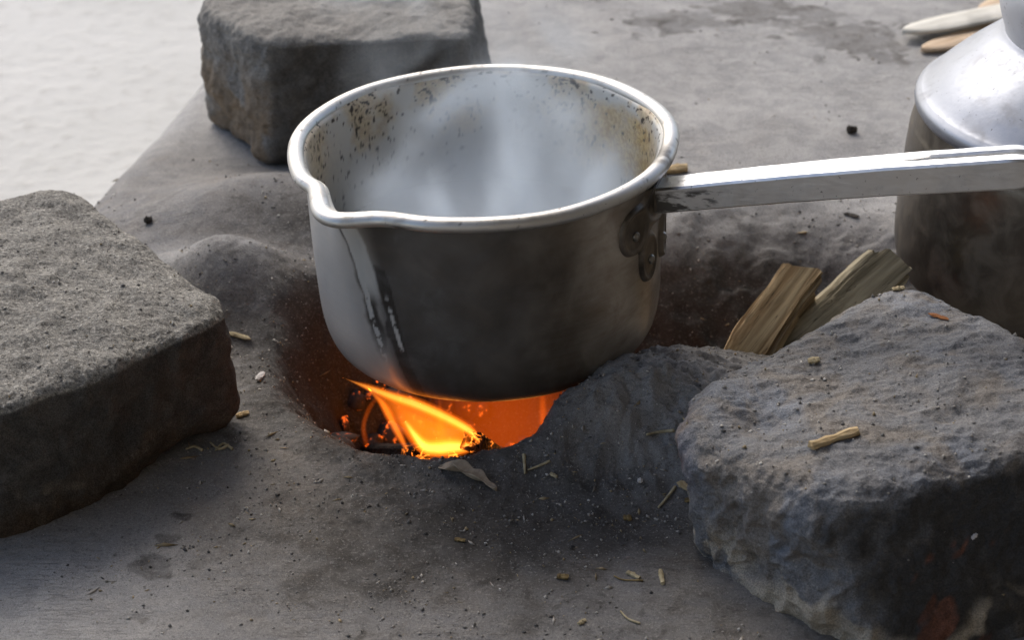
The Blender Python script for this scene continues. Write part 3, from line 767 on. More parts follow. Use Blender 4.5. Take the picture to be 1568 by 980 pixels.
# liquid in the pan
t = NT('boiling_liquid')
liq_m = t.fin(t.mix(t.rng(t.noise(60, 4), .4, .65), (.16, .14, .12), (.27, .25, .225)), .22, t.bump(t.noise(90, 3), .5, .003))
nr, na = 40, 140
rg = np.linspace(.0005, .0869, nr); tg = np.arange(na) * 2 * math.pi / na
RG, TG = np.meshgrid(rg, tg, indexing='xy')
lv = np.stack([RG * np.cos(TG), RG * np.sin(TG), 0 * RG], -1).reshape(-1, 3)
lv[:, 2] = .0012 * fbm(lv, 60, 3, .5, 81)
liq = link('hot_liquid', fast_mesh('hot_liquid', lv, grid_faces(na, nr, True)[:, ::-1]), liq_m)
liq.location = (.0042, 0, .0221 + .046)
tag(liq, 'steaming liquid simmering inside the saucepan', 'liquid')

# ------------------------------------------------------------------ kettle on the right
KX, KY, KZ = .3430, .088, float(H(.33, .088, False)[0]) - .001
ket = empty('kettle', (KX, KY, KZ))
tag(ket, 'dull aluminium kettle with sloping shoulder behind the pan handle', 'kettle')
zs = .112 - KZ
v, f = lathe(smooth_prof([(.060, .0005), (.09, .0), (.1035, .004), (.1075, .014), (.1085, .03), (.1075, .06), (.1060, .085), (.1045, zs - .012), (.1035, zs - .004)], 70), 160)
link('body', fast_mesh('body', v, f), M['kettle_side'], ket)
v, f = lathe(smooth_prof([(.1036, zs - .0045), (.1048, zs - .002), (.1046, zs + .0015), (.1020, zs + .0045), (.0985, zs + .0075), (.088, zs + .018), (.074, zs + .030), (.064, zs + .0375), (.0605, zs + .041)], 70), 160)
v += np.stack([0 * v[:, 0], 0 * v[:, 0], .0008 * fbm(v, 22, 3, .5, 83)], 1)
link('shoulder', fast_mesh('shoulder', v, f), M['kettle'], ket)
v, f = lathe(smooth_prof([(.0600, zs + .038), (.0612, zs + .044), (.0640, zs + .052), (.0662, zs + .062), (.0660, zs + .072), (.0630, zs + .080), (.0560, zs + .0870), (.040, zs + .094), (.022, zs + .0975), (.0005, zs + .0985)], 60), 128)
lid = link('lid', fast_mesh('lid', v, f), M['kettle_lid'], ket)
v, f = lathe(smooth_prof([(.004, zs + .097), (.0045, zs + .104), (.010, zs + .109), (.0105, zs + .116), (.006, zs + .120), (.0003, zs + .121)], 26), 32)
link('knob', fast_mesh('knob', v, f), M['kettle'], lid)
# spout and handle point away from the frame
sp_ = smooth_prof([(.098, .02, .045), (.135, .03, .060), (.152, .035, .095), (.172, .04, .120)], 24)
link('spout', tube(sp_, np.linspace(.018, .009, 24), 20), M['kettle_side'], ket)
hb = smooth_prof([(.075, .07, zs + .02), (.075, .075, zs + .10), (.03, .03, zs + .165), (-.0, .0, zs + .172)], 20)
hb2 = np.array([(.07, .04), (.09, .10), (.05, .165), (0, .18), (-.05, .165), (-.09, .10), (-.07, .04)])
hb3 = smooth_prof([(q[0] * .35 + 0, q[0] * .94, zs - .02 + q[1]) for q in hb2], 44)
link('bail_handle', tube(hb3, .0032, 10), M['kettle'], ket)

# ------------------------------------------------------------------ wooden spatulas lying on the hearth at the back
def blade(length, w0, w1, thick, n=40, m=10, bend=.0):
    s = np.linspace(0, 1, n)
    wd = (w0 * np.sqrt(np.clip(1 - (1 - np.clip(s / .20, 0, 1)) ** 2, 0, 1)))
    wd = wd * (1 - sstep(.38, .62, s)) + w1 * sstep(.38, .62, s); wd = np.maximum(wd, .0008)
    V = []
    for i in range(n):
        for q in range(m):
            a = q * 2 * math.pi / m
            V.append((length * s[i], wd[i] * math.cos(a), thick * (.75 if q in (0, m // 2) else 1) * np.sign(math.sin(a)) * abs(math.sin(a)) ** .6 + bend * (s[i] - .4) ** 2))
    fs = []
    for i in range(n - 1):
        for q in range(m): fs.append((i * m + q, i * m + (q + 1) % m, (i + 1) * m + (q + 1) % m, (i + 1) * m + q))
    fs.append(tuple(range(m))[::-1]); fs.append(tuple(range((n - 1) * m, n * m)))
    me = bpy.data.meshes.new('blade'); me.from_pydata(V, [], fs); me.update()
    bm = bmesh.new(); bm.from_mesh(me); bmesh.ops.recalc_face_normals(bm, faces=bm.faces); bm.to_mesh(me); bm.free()
    return me
def lay(name, me, mat, px0, px1, label, cat, lift=.003, group=None):
    za = .02
    for _ in range(4): a = at(*px0, za); za = float(H(a[0], a[1], False)[0]) + lift
    zb = .02
    for _ in range(4): b = at(*px1, zb); zb = float(H(b[0], b[1], False)[0]) + lift
    o = link(name, me, mat)
    dirv = Vector(b - a)
    o.location = a; o.rotation_euler = dirv.to_track_quat('X', 'Z').to_euler()
    return tag(o, label, cat, group)
lay('wooden_spatula', blade(.26, .0140, .0080, .0020), M['spat_white'], (1382, 48), (1560, 12), 'bleached whitish wooden spatula lying above the tan one by the kettle', 'spatula', .0075, 'wooden spatulas')
lay('wooden_spatula', blade(.24, .0125, .0065, .0018), M['spat_tan'], (1411, 76), (1535, 42), 'tan wooden spatula with its blade partly under the whitish one', 'spatula', .003, 'wooden spatulas')
lay('wooden_spoon', blade(.22, .012, .005, .0024), M['spat_tan'], (1500, 16), (1600, -22), 'pale tan wooden tool end behind the whitish spatula near the kettle lid', 'spoon', .003)

# ------------------------------------------------------------------ firewood
def split_stick(length, w, tk, seed, jag=.012, n=70, m=36):
    """axis +Z, tapering to a point below, torn end above"""
    rs = np.random.RandomState(seed)
    a = np.arange(m) * 2 * math.pi / m
    e = 5.5
    cx_ = np.sign(np.cos(a)) * np.abs(np.cos(a)) ** (2 / e); cy_ = np.sign(np.sin(a)) * np.abs(np.sin(a)) ** (2 / e)
    rid = 1 + .055 * rs.normal(size=m)
    rid[int(m * .35):int(m * .42)] *= .80; rid[int(m * .72):int(m * .76)] *= .84
    edge_w = np.interp(np.linspace(0, 1, n), np.linspace(0, 1, 9), 1 + .07 * rs.normal(size=9))
    edge_t = np.interp(np.linspace(0, 1, n), np.linspace(0, 1, 7), 1 + .10 * rs.normal(size=7))
    s = np.linspace(0, 1, n)
    V = []
    jagz = np.convolve(np.tile(rs.rand(m), 3), [.25, .5, .25], 'same')[m:2 * m] * jag - jag * .2
    jagz = np.maximum(jagz, 0) + jag * .7 * np.exp(-((np.arange(m) - m * .3) / 5.0) ** 2)
    for i in range(n):
        wd = w * (1.0 - .30 * sstep(.35, 0, s[i])) * edge_w[i]; tt = tk * (1.0 - .45 * sstep(.4, 0, s[i])) * edge_t[i]
        k2 = rid * (1 + .07 * fbm(np.stack([np.arange(m) * .9, np.full(m, s[i] * 7), np.full(m, seed)], 1), 1, 2))
        x = wd * cx_ * k2 + .0012 * math.sin(s[i] * 5 + seed); y = tt * cy_ * k2 + .0010 * math.sin(s[i] * 4)
        z = length * s[i] + jagz * sstep(.72, 1, s[i])
        V.append(np.stack([x, y, z], 1))
    # torn end: pulled-in ragged rings
    for q, sh in ((.72, -.0015), (.42, -.004), (.15, -.0025)):
        r2 = .006 * (rs.rand(m) - .5)
        V.append(np.stack([V[n - 1][:, 0] * q, V[n - 1][:, 1] * q, length + jagz * q + sh + r2], 1))
    V = np.vstack(V); nn_ = n + 3
    fs = []
    for i in range(nn_ - 1):
        for j in range(m): fs.append((i * m + j, i * m + (j + 1) % m, (i + 1) * m + (j + 1) % m, (i + 1) * m + j))
    fs.append(tuple(range(m))[::-1]); fs.append(tuple(range((nn_ - 1) * m, nn_ * m)))
    me = bpy.data.meshes.new('split'); me.from_pydata(V.tolist(), [], fs); me.update(); return me
def put_stick(a, b, w, tk, seed, mat, label, roll=0.0):
    a, b = Vector(a), Vector(b)
    L_ = (b - a).length
    o = link('firewood', split_stick(L_, w, tk, seed), mat)
    o.location = a
    q = (b - a).to_track_quat('Z', 'Y')
    o.rotation_euler = (q @ Matrix.Rotation(roll, 3, 'Z').to_quaternion()).to_euler()
    o.data.set_sharp_from_angle(angle=R(40))
    return tag(o, label, 'firewood', 'split firewood feeding the fire')
t1, t2 = Vector(at(1222, 438, .040)), Vector(at(1350, 418, .040))
b1, b2 = Vector(at(1122, 572, .000)), Vector(at(1200, 545, .004))
put_stick(b1 + (b1 - t1) * .75, t1, .0125, .0085, 3, M['wood'], 'shorter tan split stick with a torn end leaning out of the fire hole', .5)
put_stick(b2 + (b2 - t2) * .45, t2, .0130, .0085, 9, M['wood_grey'], 'longer greyish split stick with a splintered tip behind the right stone', .9)

# ------------------------------------------------------------------ fire
fire = empty('fire', (-.015, -.06, -.03))
tag(fire, 'orange flame licking up under the bottom of the saucepan', 'fire')
def tongue(up, lo, y0, y1, thick, n=46, m=20, k=1.0):
    """closed blade of flame between an upper and a lower outline given as pixel paths, base first"""
    U = smooth_prof(up, n); Lw = smooth_prof(lo, n)
    s = np.linspace(0, 1, n)
    V = []
    for i in range(n):
        y = y0 + (y1 - y0) * s[i]
        a = aty(*U[i], y); b = aty(*Lw[i], y)
        c = (a + b) / 2; hf = (a - b) / 2
        tk = thick * math.sin(math.pi * min(1, .08 + .905 * s[i] ** .8)) ** .7 * min(1.0, np.linalg.norm(hf) / (thick * .6) + .02)
        for q in range(m):
            an = q * 2 * math.pi / m
            V.append(c + hf * k * math.cos(an) + np.array([0, 1, 0.45]) * k * tk * math.sin(an) * abs(math.sin(an)) ** .9)
    V = np.array(V)
    F = np.vstack([grid_faces(n, m), np.stack([np.arange(n - 1) * m + m - 1, (np.arange(n - 1) + 1) * m + m - 1, (np.arange(n - 1) + 1) * m, np.arange(n - 1) * m], 1)])
    me = bpy.data.meshes.new('flame')
    fs = [tuple(x) for x in F] + [tuple(range(m))[::-1], tuple(range((n - 1) * m, n * m))]
    me.from_pydata((V - np.array(fire.location)).tolist(), [], fs); me.update()
    bm = bmesh.new(); bm.from_mesh(me); bmesh.ops.recalc_face_normals(bm, faces=bm.faces); bm.to_mesh(me); bm.free()
    return me
def blaze(name, up, lo, y0, y1, thick, layers):
    """one tongue: faint outside, hotter layers nested in it"""
    root = None
    for q, (k_, col, st) in enumerate(layers):
        o = link(name if q == 0 else 'flame_core', tongue(up, lo, y0, y1, thick, k=k_), m_flame(name + '_glow', col, st), root or fire)
        root = root or o
FY0, FY1 = -.062, -.080
EDGE = [(1.35, (1, .16, .006), 45), (1.0, (1, .22, .012), 130), (.72, (1, .32, .03), 190), (.45, (1, .42, .07), 260)]
SHEET = [(1.08, (1, .14, .004), 26), (.95, (1, .19, .008), 28), (.80, (1, .21, .010), 22), (.6, (1, .22, .012), 12)]
BELLY = [(1.30, (1, .18, .008), 50), (1.0, (1, .26, .018), 110), (.72, (1, .36, .04), 170), (.45, (1, .46, .09), 260)]
WISP = [(1.3, (1, .13, .004), 28), (.95, (1, .19, .010), 60), (.6, (1, .26, .018), 100)]
DIM = [(1.4, (1, .12, .004), 9), (.9, (1, .14, .006), 14)]
GLOW = [(1.15, (1, .11, .004), 1.5), (.95, (1, .12, .004), 1.7), (.7, (1, .13, .005), 1.7)]
# bright upper edge of the flame sheet
blaze('flame_edge', [(738, 682), (726, 659), (690, 637), (640, 614), (600, 602), (560, 589), (525, 578.6)], [(741, 686), (722, 668), (688, 648), (640, 627), (602, 613), (564, 597), (525.4, 579)], FY0, FY1, .0030, EDGE)
# veil of flame between the two edges
blaze('flame_veil', [(730, 670), (700, 648), (670, 636), (640, 624), (615, 614), (590, 603), (562, 593)], [(728, 688), (700, 692), (668, 694), (640, 688), (620, 664), (602, 634), (570, 600)], FY0 + .002, FY1 + .003, .0075, SHEET)
# bright lower belly
blaze('flame_belly', [(722, 679), (706, 677), (690, 676), (672, 678), (655, 676), (641, 664), (624, 642)], [(722, 689), (706, 692), (688, 694), (665, 695), (646, 692), (632, 674), (616, 648)], FY0 - .001, FY0 - .006, .0042, BELLY)
# thin second tongue on the left
blaze('flame_tongue', [(626, 688), (615, 660), (602, 634), (588, 616), (571, 602), (560, 594)], [(622, 692), (604, 664), (590, 638), (579, 616), (566, 600), (557, 593)], FY0 - .004, FY1, .0026, WISP)
blaze('flame_tongue', [(566, 680), (560, 655), (566, 632), (574, 618), (580, 606)], [(558, 684), (553, 655), (560, 630), (570, 614), (578, 604)], -.05, -.06, .003, DIM)
# fainter flames deeper in the hole
blaze('flame_tongue', [(688, 690), (684, 660), (679, 640), (676, 618), (672, 600)], [(664, 690), (667, 660), (669, 640), (671, 618), (670, 600)], -.03, -.035, .006, DIM)
blaze('flame_tongue', [(842, 690), (838, 650), (836, 620), (834, 596)], [(826, 690), (826, 650), (826, 620), (827, 596)], .0, -.01, .008, DIM)
blaze('flame_veil', [(890, 720), (890, 670), (890, 630), (885, 585)], [(640, 720), (646, 670), (655, 630), (668, 585)], .010, -.002, .028, GLOW)
for nm, loc, e_, r_ in (('firelight', (-.022, -.045, -.030), .018, .012), ('ember_light', (.018, -.030, -.040), .050, .02)):
    ld = bpy.data.lights.new(nm, 'POINT'); ld.energy = e_; ld.color = (1, .30, .05); ld.shadow_soft_size = r_
    lo_ = bpy.data.objects.new(nm, ld); COL.objects.link(lo_); lo_.parent = fire; lo_.location = Vector(loc) - fire.location

# charred stick end that burns, and embers
t = NT('charred_wood')
cr = t.voro(260, 'DISTANCE_TO_EDGE'); hot = t.noise(120, 3)
col = t.mix(t.rng(hot, .4, .6), (.012, .010, .009), (.05, .03, .02))
t.put(t.b.inputs['Emission Color'], (1, .22, .02))
tipz = t.n.new('ShaderNodeSeparateXYZ'); t.put(tipz.inputs[0], t.n.new('ShaderNodeTexCoord').outputs['Generated'])
t.put(t.b.inputs['Emission Strength'], t.math('MULTIPLY', t.math('MULTIPLY', t.rng(cr, .12, .0, 0, 1), t.rng(hot, .48, .62, 0, 2.6)), t.rng(tipz.outputs[2], .78, .95)))
char_m = t.fin(col, .9, t.bump(cr, .8, .002))
def charred(p0, p1, w, seed, label):
    p0, p1 = Vector(p0), Vector(p1)
    me_ = split_stick((p1 - p0).length, w, w * .8, seed, .004, 30, 20)
    o = link('charred_stick', me_, char_m); o.location = p0
    o.rotation_euler = (p1 - p0).to_track_quat('Z', 'Y').to_euler()
    return tag(o, label, 'firewood', 'burning sticks in the hole')
charred((.030, .010, -.088), aty(724, 676, -.064), .0060, 21, 'charred stick end with a glowing tip where the flame starts')
charred((.02, .045, -.088), aty(705, 700, -.055), .0050, 25, 'charred stick lying under the flame at the lip of the hole')
charred((-.075, .03, -.078), aty(640, 694, -.050), .0050, 29, 'charred stick in the dark left side of the fire hole')
t = NT('ember_ash')
hot = t.noise(170, 4, .6); 
t.put(t.b.inputs['Emission Color'], (1, .13, .01)); t.put(t.b.inputs['Emission Strength'], t.rng(hot, .58, .74, 0, 1.2))
ember_m = t.fin(t.mix(hot, (.02, .017, .015), (.16, .14, .13)), .95)
rs = np.random.RandomState(5)
V, Fq = [], []
ico = bmesh.new(); bmesh.ops.create_icosphere(ico, subdivisions=1, radius=1)
iv = np.array([tuple(q.co) for q in ico.verts]); ifc = np.array([[q.index for q in fc.verts] for fc in ico.faces]); ico.free()
for i in range(170):
    a = rs.rand() * 2 * math.pi; r_ = .062 * math.sqrt(rs.rand())
    x, y = -.018 + r_ * math.cos(a), -.005 + r_ * math.sin(a)
    s = .003 + .005 * rs.rand()
    q = iv * (s * (.6 + .8 * rs.rand(3))) * (1 + .25 * rs.normal(size=(12, 1)))
    z = float(H(x, y, False)[0])
    V.append(q + [x, y, z + s * .4]); Fq.append(ifc + 12 * i)
emb = link('embers', fast_mesh('embers', np.vstack(V), np.vstack(Fq)), ember_m, smooth=False)
emb['kind'] = 'stuff'; emb['label'] = 'glowing embers and ash on the floor of the fire hole'; emb['category'] = 'embers'

# ------------------------------------------------------------------ grit and straw dust scattered on the mud and stones
bpy.context.view_layer.update()
DG = bpy.context.evaluated_depsgraph_get()
HITS = {hearth.name, sL.name, sB.name, sR.name}
def hit(px, py):
    d = Vector(ray(px, py)).normalized()
    ok, loc, nor, _, ob, _ = SC.ray_cast(DG, CAM, d)
    return (loc, nor, ob) if ok else (None, None, None)
octv = np.array([(1, 0, 0), (-1, 0, 0), (0, 1, 0), (0, -1, 0), (0, 0, 1), (0, 0, -1)], float)
octf = np.array([(0, 2, 4), (2, 1, 4), (1, 3, 4), (3, 0, 4), (2, 0, 5), (1, 2, 5), (3, 1, 5), (0, 3, 5)])
rs = np.random.RandomState(11)
N_ = 110000
gx_ = -.30 + .66 * rs.rand(N_); gy_ = -.27 + .80 * rs.rand(N_) ** 1.5
dh = hole_d(gx_, gy_)
gp = np.stack([gx_, gy_, 0 * gx_], 1)
dens = np.clip(.05 + .75 * np.exp(-np.clip(dh, 0, 1) / .05) + .95 * fbm(gp, 20, 3, .6, 91) + .5 * np.exp(-(((gx_ - .07) / .05) ** 2 + ((gy_ + .125) / .035) ** 2)), .015, 1) * (dh > .0)
dens *= 1 - .75 * sstep(.12, .3, gy_)
kp = rs.rand(N_) < dens; gx_, gy_ = gx_[kp], gy_[kp]; n_ = len(gx_)
gz_ = H(gx_, gy_)
kp = gz_ > -.05; gx_, gy_, gz_ = gx_[kp], gy_[kp], gz_[kp]; n_ = len(gx_)
sz = .00021 + .00075 * rs.rand(n_) ** 6
shape = .6 + .9 * rs.rand(n_, 1, 3)
ang = rs.rand(n_) * 6.283; ca, sa = np.cos(ang), np.sin(ang)
q = octv[None] * shape * sz[:, None, None] * (1 + .3 * rs.normal(size=(n_, 6, 1)))
long_ = rs.rand(n_) < .08; q[long_, :, 0] *= (2.5 + 5 * rs.rand(long_.sum(), 1) ** 2)
qx = q[..., 0] * ca[:, None] - q[..., 1] * sa[:, None]; qy = q[..., 0] * sa[:, None] + q[..., 1] * ca[:, None]
V = np.stack([qx + gx_[:, None], qy + gy_[:, None], q[..., 2] + gz_[:, None] + sz[:, None] * .3], -1).reshape(-1, 3)
Fq = (octf[None] + 6 * np.arange(n_)[:, None, None]).reshape(-1, 3)
me = fast_mesh('grit', V, Fq)
pal = np.array([(.06, .055, .05), (.10, .095, .09), (.17, .16, .15), (.24, .225, .20), (.38, .35, .31), (.55, .52, .47), (.32, .25, .15)])
ci = rs.choice(7, n_, p=[.04, .10, .20, .24, .23, .11, .08]); ci[long_] = rs.choice([4, 6], long_.sum())
paint(me, 'mask', np.repeat(pal[ci] * (.8 + .4 * rs.rand(n_, 1)), 6, 0))
o = link('grit', me, M['grit'], smooth=False); o['kind'] = 'stuff'
o['label'] = 'ash grit and straw dust scattered over the mud hearth'; o['category'] = 'grit'
# grit lying on the tops of the two near stones
def stone_grit(ob, count, seed, lab):
    rs = np.random.RandomState(seed)
    me0 = ob.data; nv = len(me0.vertices)
    co = np.zeros(nv * 3, np.float32); me0.vertices.foreach_get('co', co); co = co.reshape(-1, 3)
    no = np.zeros(nv * 3, np.float32); me0.vertices.foreach_get('normal', no); no = no.reshape(-1, 3)
    ix = np.where(no[:, 2] > .72)[0]; ix = rs.choice(ix, count)
    P = co[ix] + np.array(ob.location)
    sz = .00022 + .0008 * rs.rand(count) ** 4
    q = octv[None] * (.6 + .9 * rs.rand(count, 1, 3)) * sz[:, None, None] * (1 + .3 * rs.normal(size=(count, 6, 1)))
    V = (q + P[:, None] + np.array([0, 0, 1]) * sz[:, None, None] * .3).reshape(-1, 3)
    me = fast_mesh('grit', V, (octf[None] + 6 * np.arange(count)[:, None, None]).reshape(-1, 3))
    ci = rs.choice(7, count, p=[0, .02, .16, .24, .30, .18, .10])
    paint(me, 'mask', np.repeat(pal[ci], 6, 0))
    o = link('grit', me, M['grit'], smooth=False); o['kind'] = 'stuff'; o['label'] = lab; o['category'] = 'grit'
stone_grit(sR, 900, 3, 'grit lying on top of the large burnt right stone')
stone_grit(sL, 1100, 4, 'grit lying on top of the grainy left stone')

# ------------------------------------------------------------------ single chips, crumbs and straws
def chip_mesh(l, w, h, seed, n=7, m=8, blunt=.75):
    rs = np.random.RandomState(seed)
    s = np.linspace(-1, 1, n); V = []
    for i in range(n):
        k_ = (1 - abs(s[i]) ** 6 * (1 - blunt)) * (1 + .12 * rs.normal())
        for q in range(m):
            a = q * 2 * math.pi / m + .3
            V.append((l / 2 * s[i] * (1 + .06 * rs.normal()), w / 2 * math.cos(a) * k_ * (1 + .12 * rs.normal()), h / 2 * math.sin(a) * k_ * (1 + .12 * rs.normal())))
    fs = []
    for i in range(n - 1):
        for q in range(m): fs.append((i * m + q, (i + 1) * m + q, (i + 1) * m + (q + 1) % m, i * m + (q + 1) % m))
    fs.append(tuple(range(m))); fs.append(tuple(range((n - 1) * m, n * m))[::-1])
    me = bpy.data.meshes.new('chip'); me.from_pydata(V, [], fs); me.update(); return me
def px_m(loc): return (Vector(loc) - CAM).length / FPX
def chip(name, a, b, wpx, mat, label, cat, seed, blunt=.75, flat=.7, group=None):
    mid = ((a[0] + b[0]) / 2, (a[1] + b[1]) / 2)
    loc, nor, ob = hit(*mid)
    if loc is None: print('MISS', label); return
    # ends lie in the plane of the surface there
    nrm = (nor * .6 + Vector((0, 0, .6))).normalized()
    def onp(p):
        d = Vector(ray(*p)); tt = (loc - CAM).dot(nrm) / d.dot(nrm); return CAM + d * tt
    A, B = onp(a), onp(b)
    L_ = max((B - A).length, 1e-4); w = wpx * px_m(loc)
    o = link(name, chip_mesh(L_, w, w * flat, seed, blunt=blunt), M[mat], smooth=False)
    x = (B - A).normalized(); z = (nrm - x * nrm.dot(x)).normalized(); y = z.cross(x)
    o.matrix_world = Matrix.Translation(loc + nrm * w * flat * .42) @ Matrix((x, y, z)).transposed().to_4x4()
    return tag(o, label, cat, group)
def straw(pts, wpx, label, group=None, mat='straw'):
    W = []
    for p_ in pts:
        loc, nor, ob = hit(*p_)
        if loc is None: print('MISS', label); return
        W.append(np.array(loc) + np.array([0, 0, wpx * px_m(loc) * .6]))
    W = smooth_prof(W, 12); o0 = W.mean(0)
    o = link('straw', tube(W - o0, wpx * px_m(Vector(o0)) / 2 * np.linspace(.7, 1.1, 12), 6), M[mat]); o.location = o0
    return tag(o, label, 'straw', group)
chip('stick_fragment', (1243, 688), (1314, 664), 17, 'chip', 'short pale stick fragment lying on the right stone', 'stick', 1, .9, .8)
chip('wood_chip', (1012, 266), (1052, 261), 15, 'chip', 'tan wood chip beside the pan rim just above the handle', 'wood chip', 2, .9, .8)
chip('wood_flake', (394, 584), (404, 572), 10, 'flake', 'small whitish flake on the dark mud between left stone and fire', 'flake', 3, .5, .6)
chip('splinter', (350, 511), (383, 521), 8, 'straw', 'pale splinter poking out beside the right edge of the left stone', 'splinter', 4, .4)
chip('wood_chip', (362, 640), (381, 634), 10, 'chip', 'yellowish chip at the foot of the left stone near the fire', 'wood chip', 5, .6)
chip('wood_chip', (1040, 741), (1055, 752), 13, 'chip', 'yellow wood chip pressed against the left side of the right stone', 'wood chip', 6, .7)
chip('bark_crumb', (1048, 768), (1058, 768), 9, 'bark', 'small brown crumb just below the yellow chip by the right stone', 'crumb', 7)
chip('bark_crumb', (955, 796), (967, 796), 11, 'bark', 'brown knobbly crumb alone on dark ash left of the right stone', 'crumb', 8, .8, .9)
chip('bark_crumb', (853, 885), (870, 887), 10, 'bark', 'tan crumb on the grey mud at the bottom centre', 'crumb', 9, .8, .8)
chip('twig_piece', (961, 879), (979, 888), 7, 'straw', 'short pale twig piece left of the upright one at the bottom', 'twig', 10, .9, .9)
chip('twig_piece', (1011, 876), (1015, 896), 7, 'straw', 'short pale twig piece pointing at the viewer, right of its neighbour', 'twig', 11, .9, .9)
chip('bark_crumb', (886, 958), (896, 951), 8, 'straw', 'tiny pale crumb near the bottom edge left of the curved straw', 'crumb', 12)
chip('dark_crumb', (1297, 203), (1311, 202), 12, 'dark', 'dark crumb on pale mud above the pan handle', 'crumb', 13, .8, 1)
chip('dark_crumb', (1294, 328), (1314, 333), 9, 'dark', 'flat dark crumb on pale mud just below the pan handle', 'crumb', 14, .6, .5)
chip('dark_crumb', (222, 341), (234, 339), 11, 'dark', 'dark crumb on the smooth mud slope beyond the left stone', 'crumb', 15, .8, 1)
chip('bark_flake', (1422, 481), (1452, 490), 9, 'rust', 'rusty brown flake near the far end of the right stone', 'flake', 16, .4, .3)
chip('bark_crumb', (1238, 556), (1254, 553), 12, 'straw', 'pale crumb on the left half of the right stone', 'crumb', 17)
chip('bark_crumb', (1366, 446), (1384, 443), 9, 'straw', 'pale crumb on the far top corner of the right stone', 'crumb', 18)
chip('wood_chip', (843, 726), (853, 732), 7, 'straw', 'tiny pale chip on grey ash right of the fire hole', 'wood chip', 19)
chip('bark_crumb', (696, 828), (712, 830), 8, 'bark', 'brown crumb on the mud straight below the dry leaf', 'crumb', 20)
chip('pebble', (976, 738), (984, 738), 7, 'flake', 'tiny white pebble on ash below the mud lump', 'pebble', 21, .8, .9)
chip('wood_flake', (1488, 826), (1495, 819), 6, 'flake', 'tiny white flake on the dark front face of the right stone', 'flake', 22)
straw([(1008, 780), (1020, 766), (1034, 748)], 5, 'thin straw slanting towards the yellow chip beside the right stone')
straw([(950, 938), (962, 950), (980, 957)], 3.5, 'thin curved straw near the bottom edge of the mud')
straw([(804, 728), (803, 713), (802, 698)], 5, 'thin upright straw on the ash right of the dry leaf')
straw([(808, 722), (824, 716), (842, 708)], 4, 'thin straw lying level right of the upright straw')
straw([(990, 668), (1010, 664), (1032, 662)], 5, 'thin straw across the side of the mud lump')
straw([(940, 884), (955, 890), (985, 891)], 3, 'dark thin straw under the two twig pieces', None, 'bark')
straw([(1040, 632), (1046, 642), (1052, 650)], 3, 'bent pale straw touching the left edge of the right stone')
for i_, (a_, b_, c_) in enumerate((((285, 690), (298, 686), (310, 692)), ((322, 680), (336, 690), (350, 684)), ((330, 692), (342, 682), (356, 690)))):
    straw([a_, b_, c_], 4.5, ['dry straw at the lower right foot of the left stone, leftmost of three', 'dry straw at the lower right foot of the left stone, middle of three', 'dry straw at the lower right foot of the left stone, rightmost of three'][i_], 'straws by the left stone')
# curled dry leaf
loc, nor, ob = hit(722, 735)
u = np.linspace(0, 1, 26); w_ = np.linspace(-1, 1, 13)
path = smooth_prof([np.array(hit(*q)[0]) for q in ((672, 722), (698, 722), (722, 732), (742, 742), (760, 754))], 26)
dirp = np.gradient(path, axis=0); dirp /= np.linalg.norm(dirp, axis=1)[:, None]
sd = np.cross(dirp, [0, 0, 1.0]); sd /= np.linalg.norm(sd, axis=1)[:, None]
V = []
for i in range(26):
    wd = .0058 * math.sin(math.pi * min(.98, .06 + .9 * u[i]) ** .8) * (1 - .35 * u[i]) + .0006
    for j in range(13):
        lift = .0012 + .0050 * (w_[j] ** 2) * (wd / .006) * (1.0 if w_[j] > 0 else .5) + .0008 * math.sin(u[i] * 17 + w_[j] * 3)
        V.append(path[i] + sd[i] * wd * w_[j] * (.85 + .12 * math.sin(u[i] * 23 + j)) + np.array([0, 0, lift]))
V = np.array(V); o0 = V.mean(0)
lf = link('dry_leaf', fast_mesh('dry_leaf', V - o0, grid_faces(26, 13)), M['leaf']); lf.location = o0
md = lf.modifiers.new('thick', 'SOLIDIFY'); md.thickness = .0004
tag(lf, 'curled dry brown leaf on the mud lip right below the flame', 'leaf')

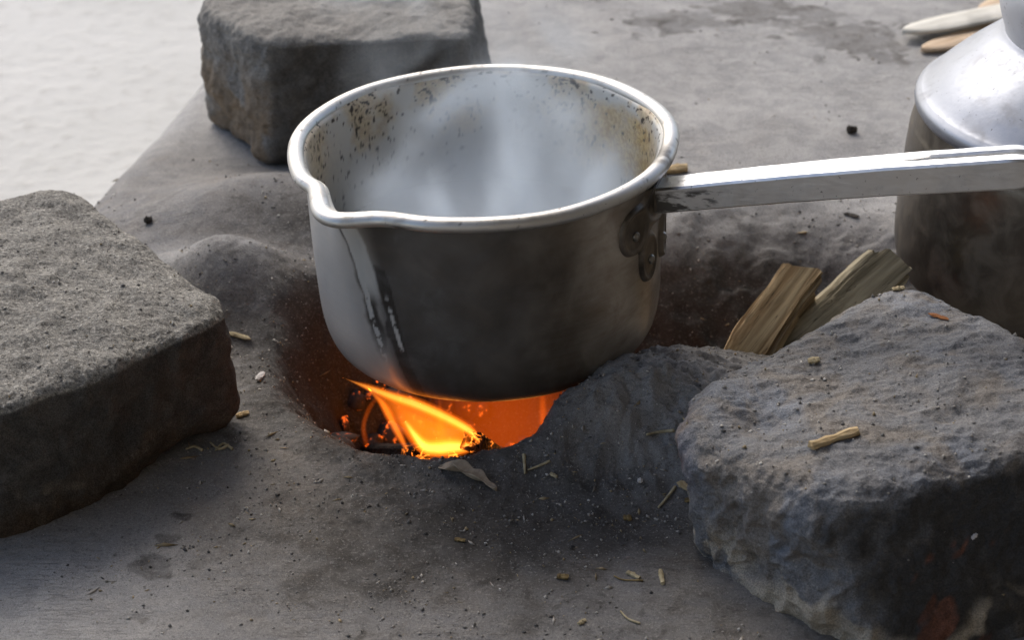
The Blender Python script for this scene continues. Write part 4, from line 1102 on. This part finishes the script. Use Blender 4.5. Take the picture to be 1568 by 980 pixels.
# ------------------------------------------------------------------ steam
def steam(name, prof_, loc, dens_build, label, n_=48):
    v, f = lathe(prof_, n_)
    bm = bmesh.new()
    me = fast_mesh(name, v, f); bm.from_mesh(me)
    bmesh.ops.remove_doubles(bm, verts=bm.verts, dist=1e-5)
    bmesh.ops.recalc_face_normals(bm, faces=bm.faces); bm.to_mesh(me); bm.free()
    m = bpy.data.materials.new(name + '_vapour'); m.use_nodes = True
    t = NT.__new__(NT); t.m = m; t.t = m.node_tree; t.n = t.t.nodes; t.co = None
    t.n.remove(t.n['Principled BSDF'])
    pv = t.n.new('ShaderNodeVolumePrincipled')
    pv.inputs['Color'].default_value = (.84, .92, 1.0, 1); pv.inputs['Anisotropy'].default_value = .25
    t.put(pv.inputs['Density'], dens_build(t))
    t.t.links.new(pv.outputs[0], t.n['Material Output'].inputs['Volume'])
    o = link(name, me, m); o.location = loc
    o['kind'] = 'stuff'; o['label'] = label; o['category'] = 'steam'
    return o
def dens1(t):
    x = t.n.new('ShaderNodeSeparateXYZ'); t.put(x.inputs[0], t.obj())
    n1_ = t.noise(16, 3, .5, .7, t.mapv((1, 1, .75))); 
    r_ = t.n.new('ShaderNodeVectorMath'); r_.operation = 'LENGTH'
    cmb = t.n.new('ShaderNodeCombineXYZ'); t.put(cmb.inputs[0], x.outputs[0]); t.put(cmb.inputs[1], x.outputs[1]); t.put(r_.inputs[0], cmb.outputs[0])
    low = t.rng(x.outputs[2], .056, .0, 0, 1)
    n2_ = t.rng(n1_, .46, .74, 0, 1)
    d_ = t.math('ADD', t.math('MULTIPLY', low, 26.0), t.math('MULTIPLY', n2_, t.rng(x.outputs[2], .130, .02, 0, 54)))
    return t.math('MULTIPLY', d_, t.rng(r_.outputs['Value'], .083, .052, 0, 1))
steam('steam', [(.0001, .001), (.0855, .001), (.0862, .04), (.086, .056), (.085, .08), (.078, .11), (.06, .13), (.0001, .14)], (.004, 0, .0725), dens1, 'white steam rising from the liquid inside the saucepan')
def dens2(t):
    x = t.n.new('ShaderNodeSeparateXYZ'); t.put(x.inputs[0], t.obj())
    r_ = t.n.new('ShaderNodeVectorMath'); r_.operation = 'LENGTH'; t.put(r_.inputs[0], t.mapv((1 / .085, 1 / .085, 1 / .06)))
    n1_ = t.noise(24, 4, .55, 1.5, t.mapv((1, 1, .55), (0, .6, 0)))
    return t.math('MULTIPLY', t.rng(n1_, .48, .72, 0, 34), t.rng(r_.outputs['Value'], .95, .35, 0, 1))

steam('steam_wisp', [(.0001, -.06), (.05, -.05), (.085, -.01), (.09, .03), (.07, .06), (.0001, .075)], (-.055, .115, .205), dens2, 'thin wisp of steam drifting from the pan across the back stone')
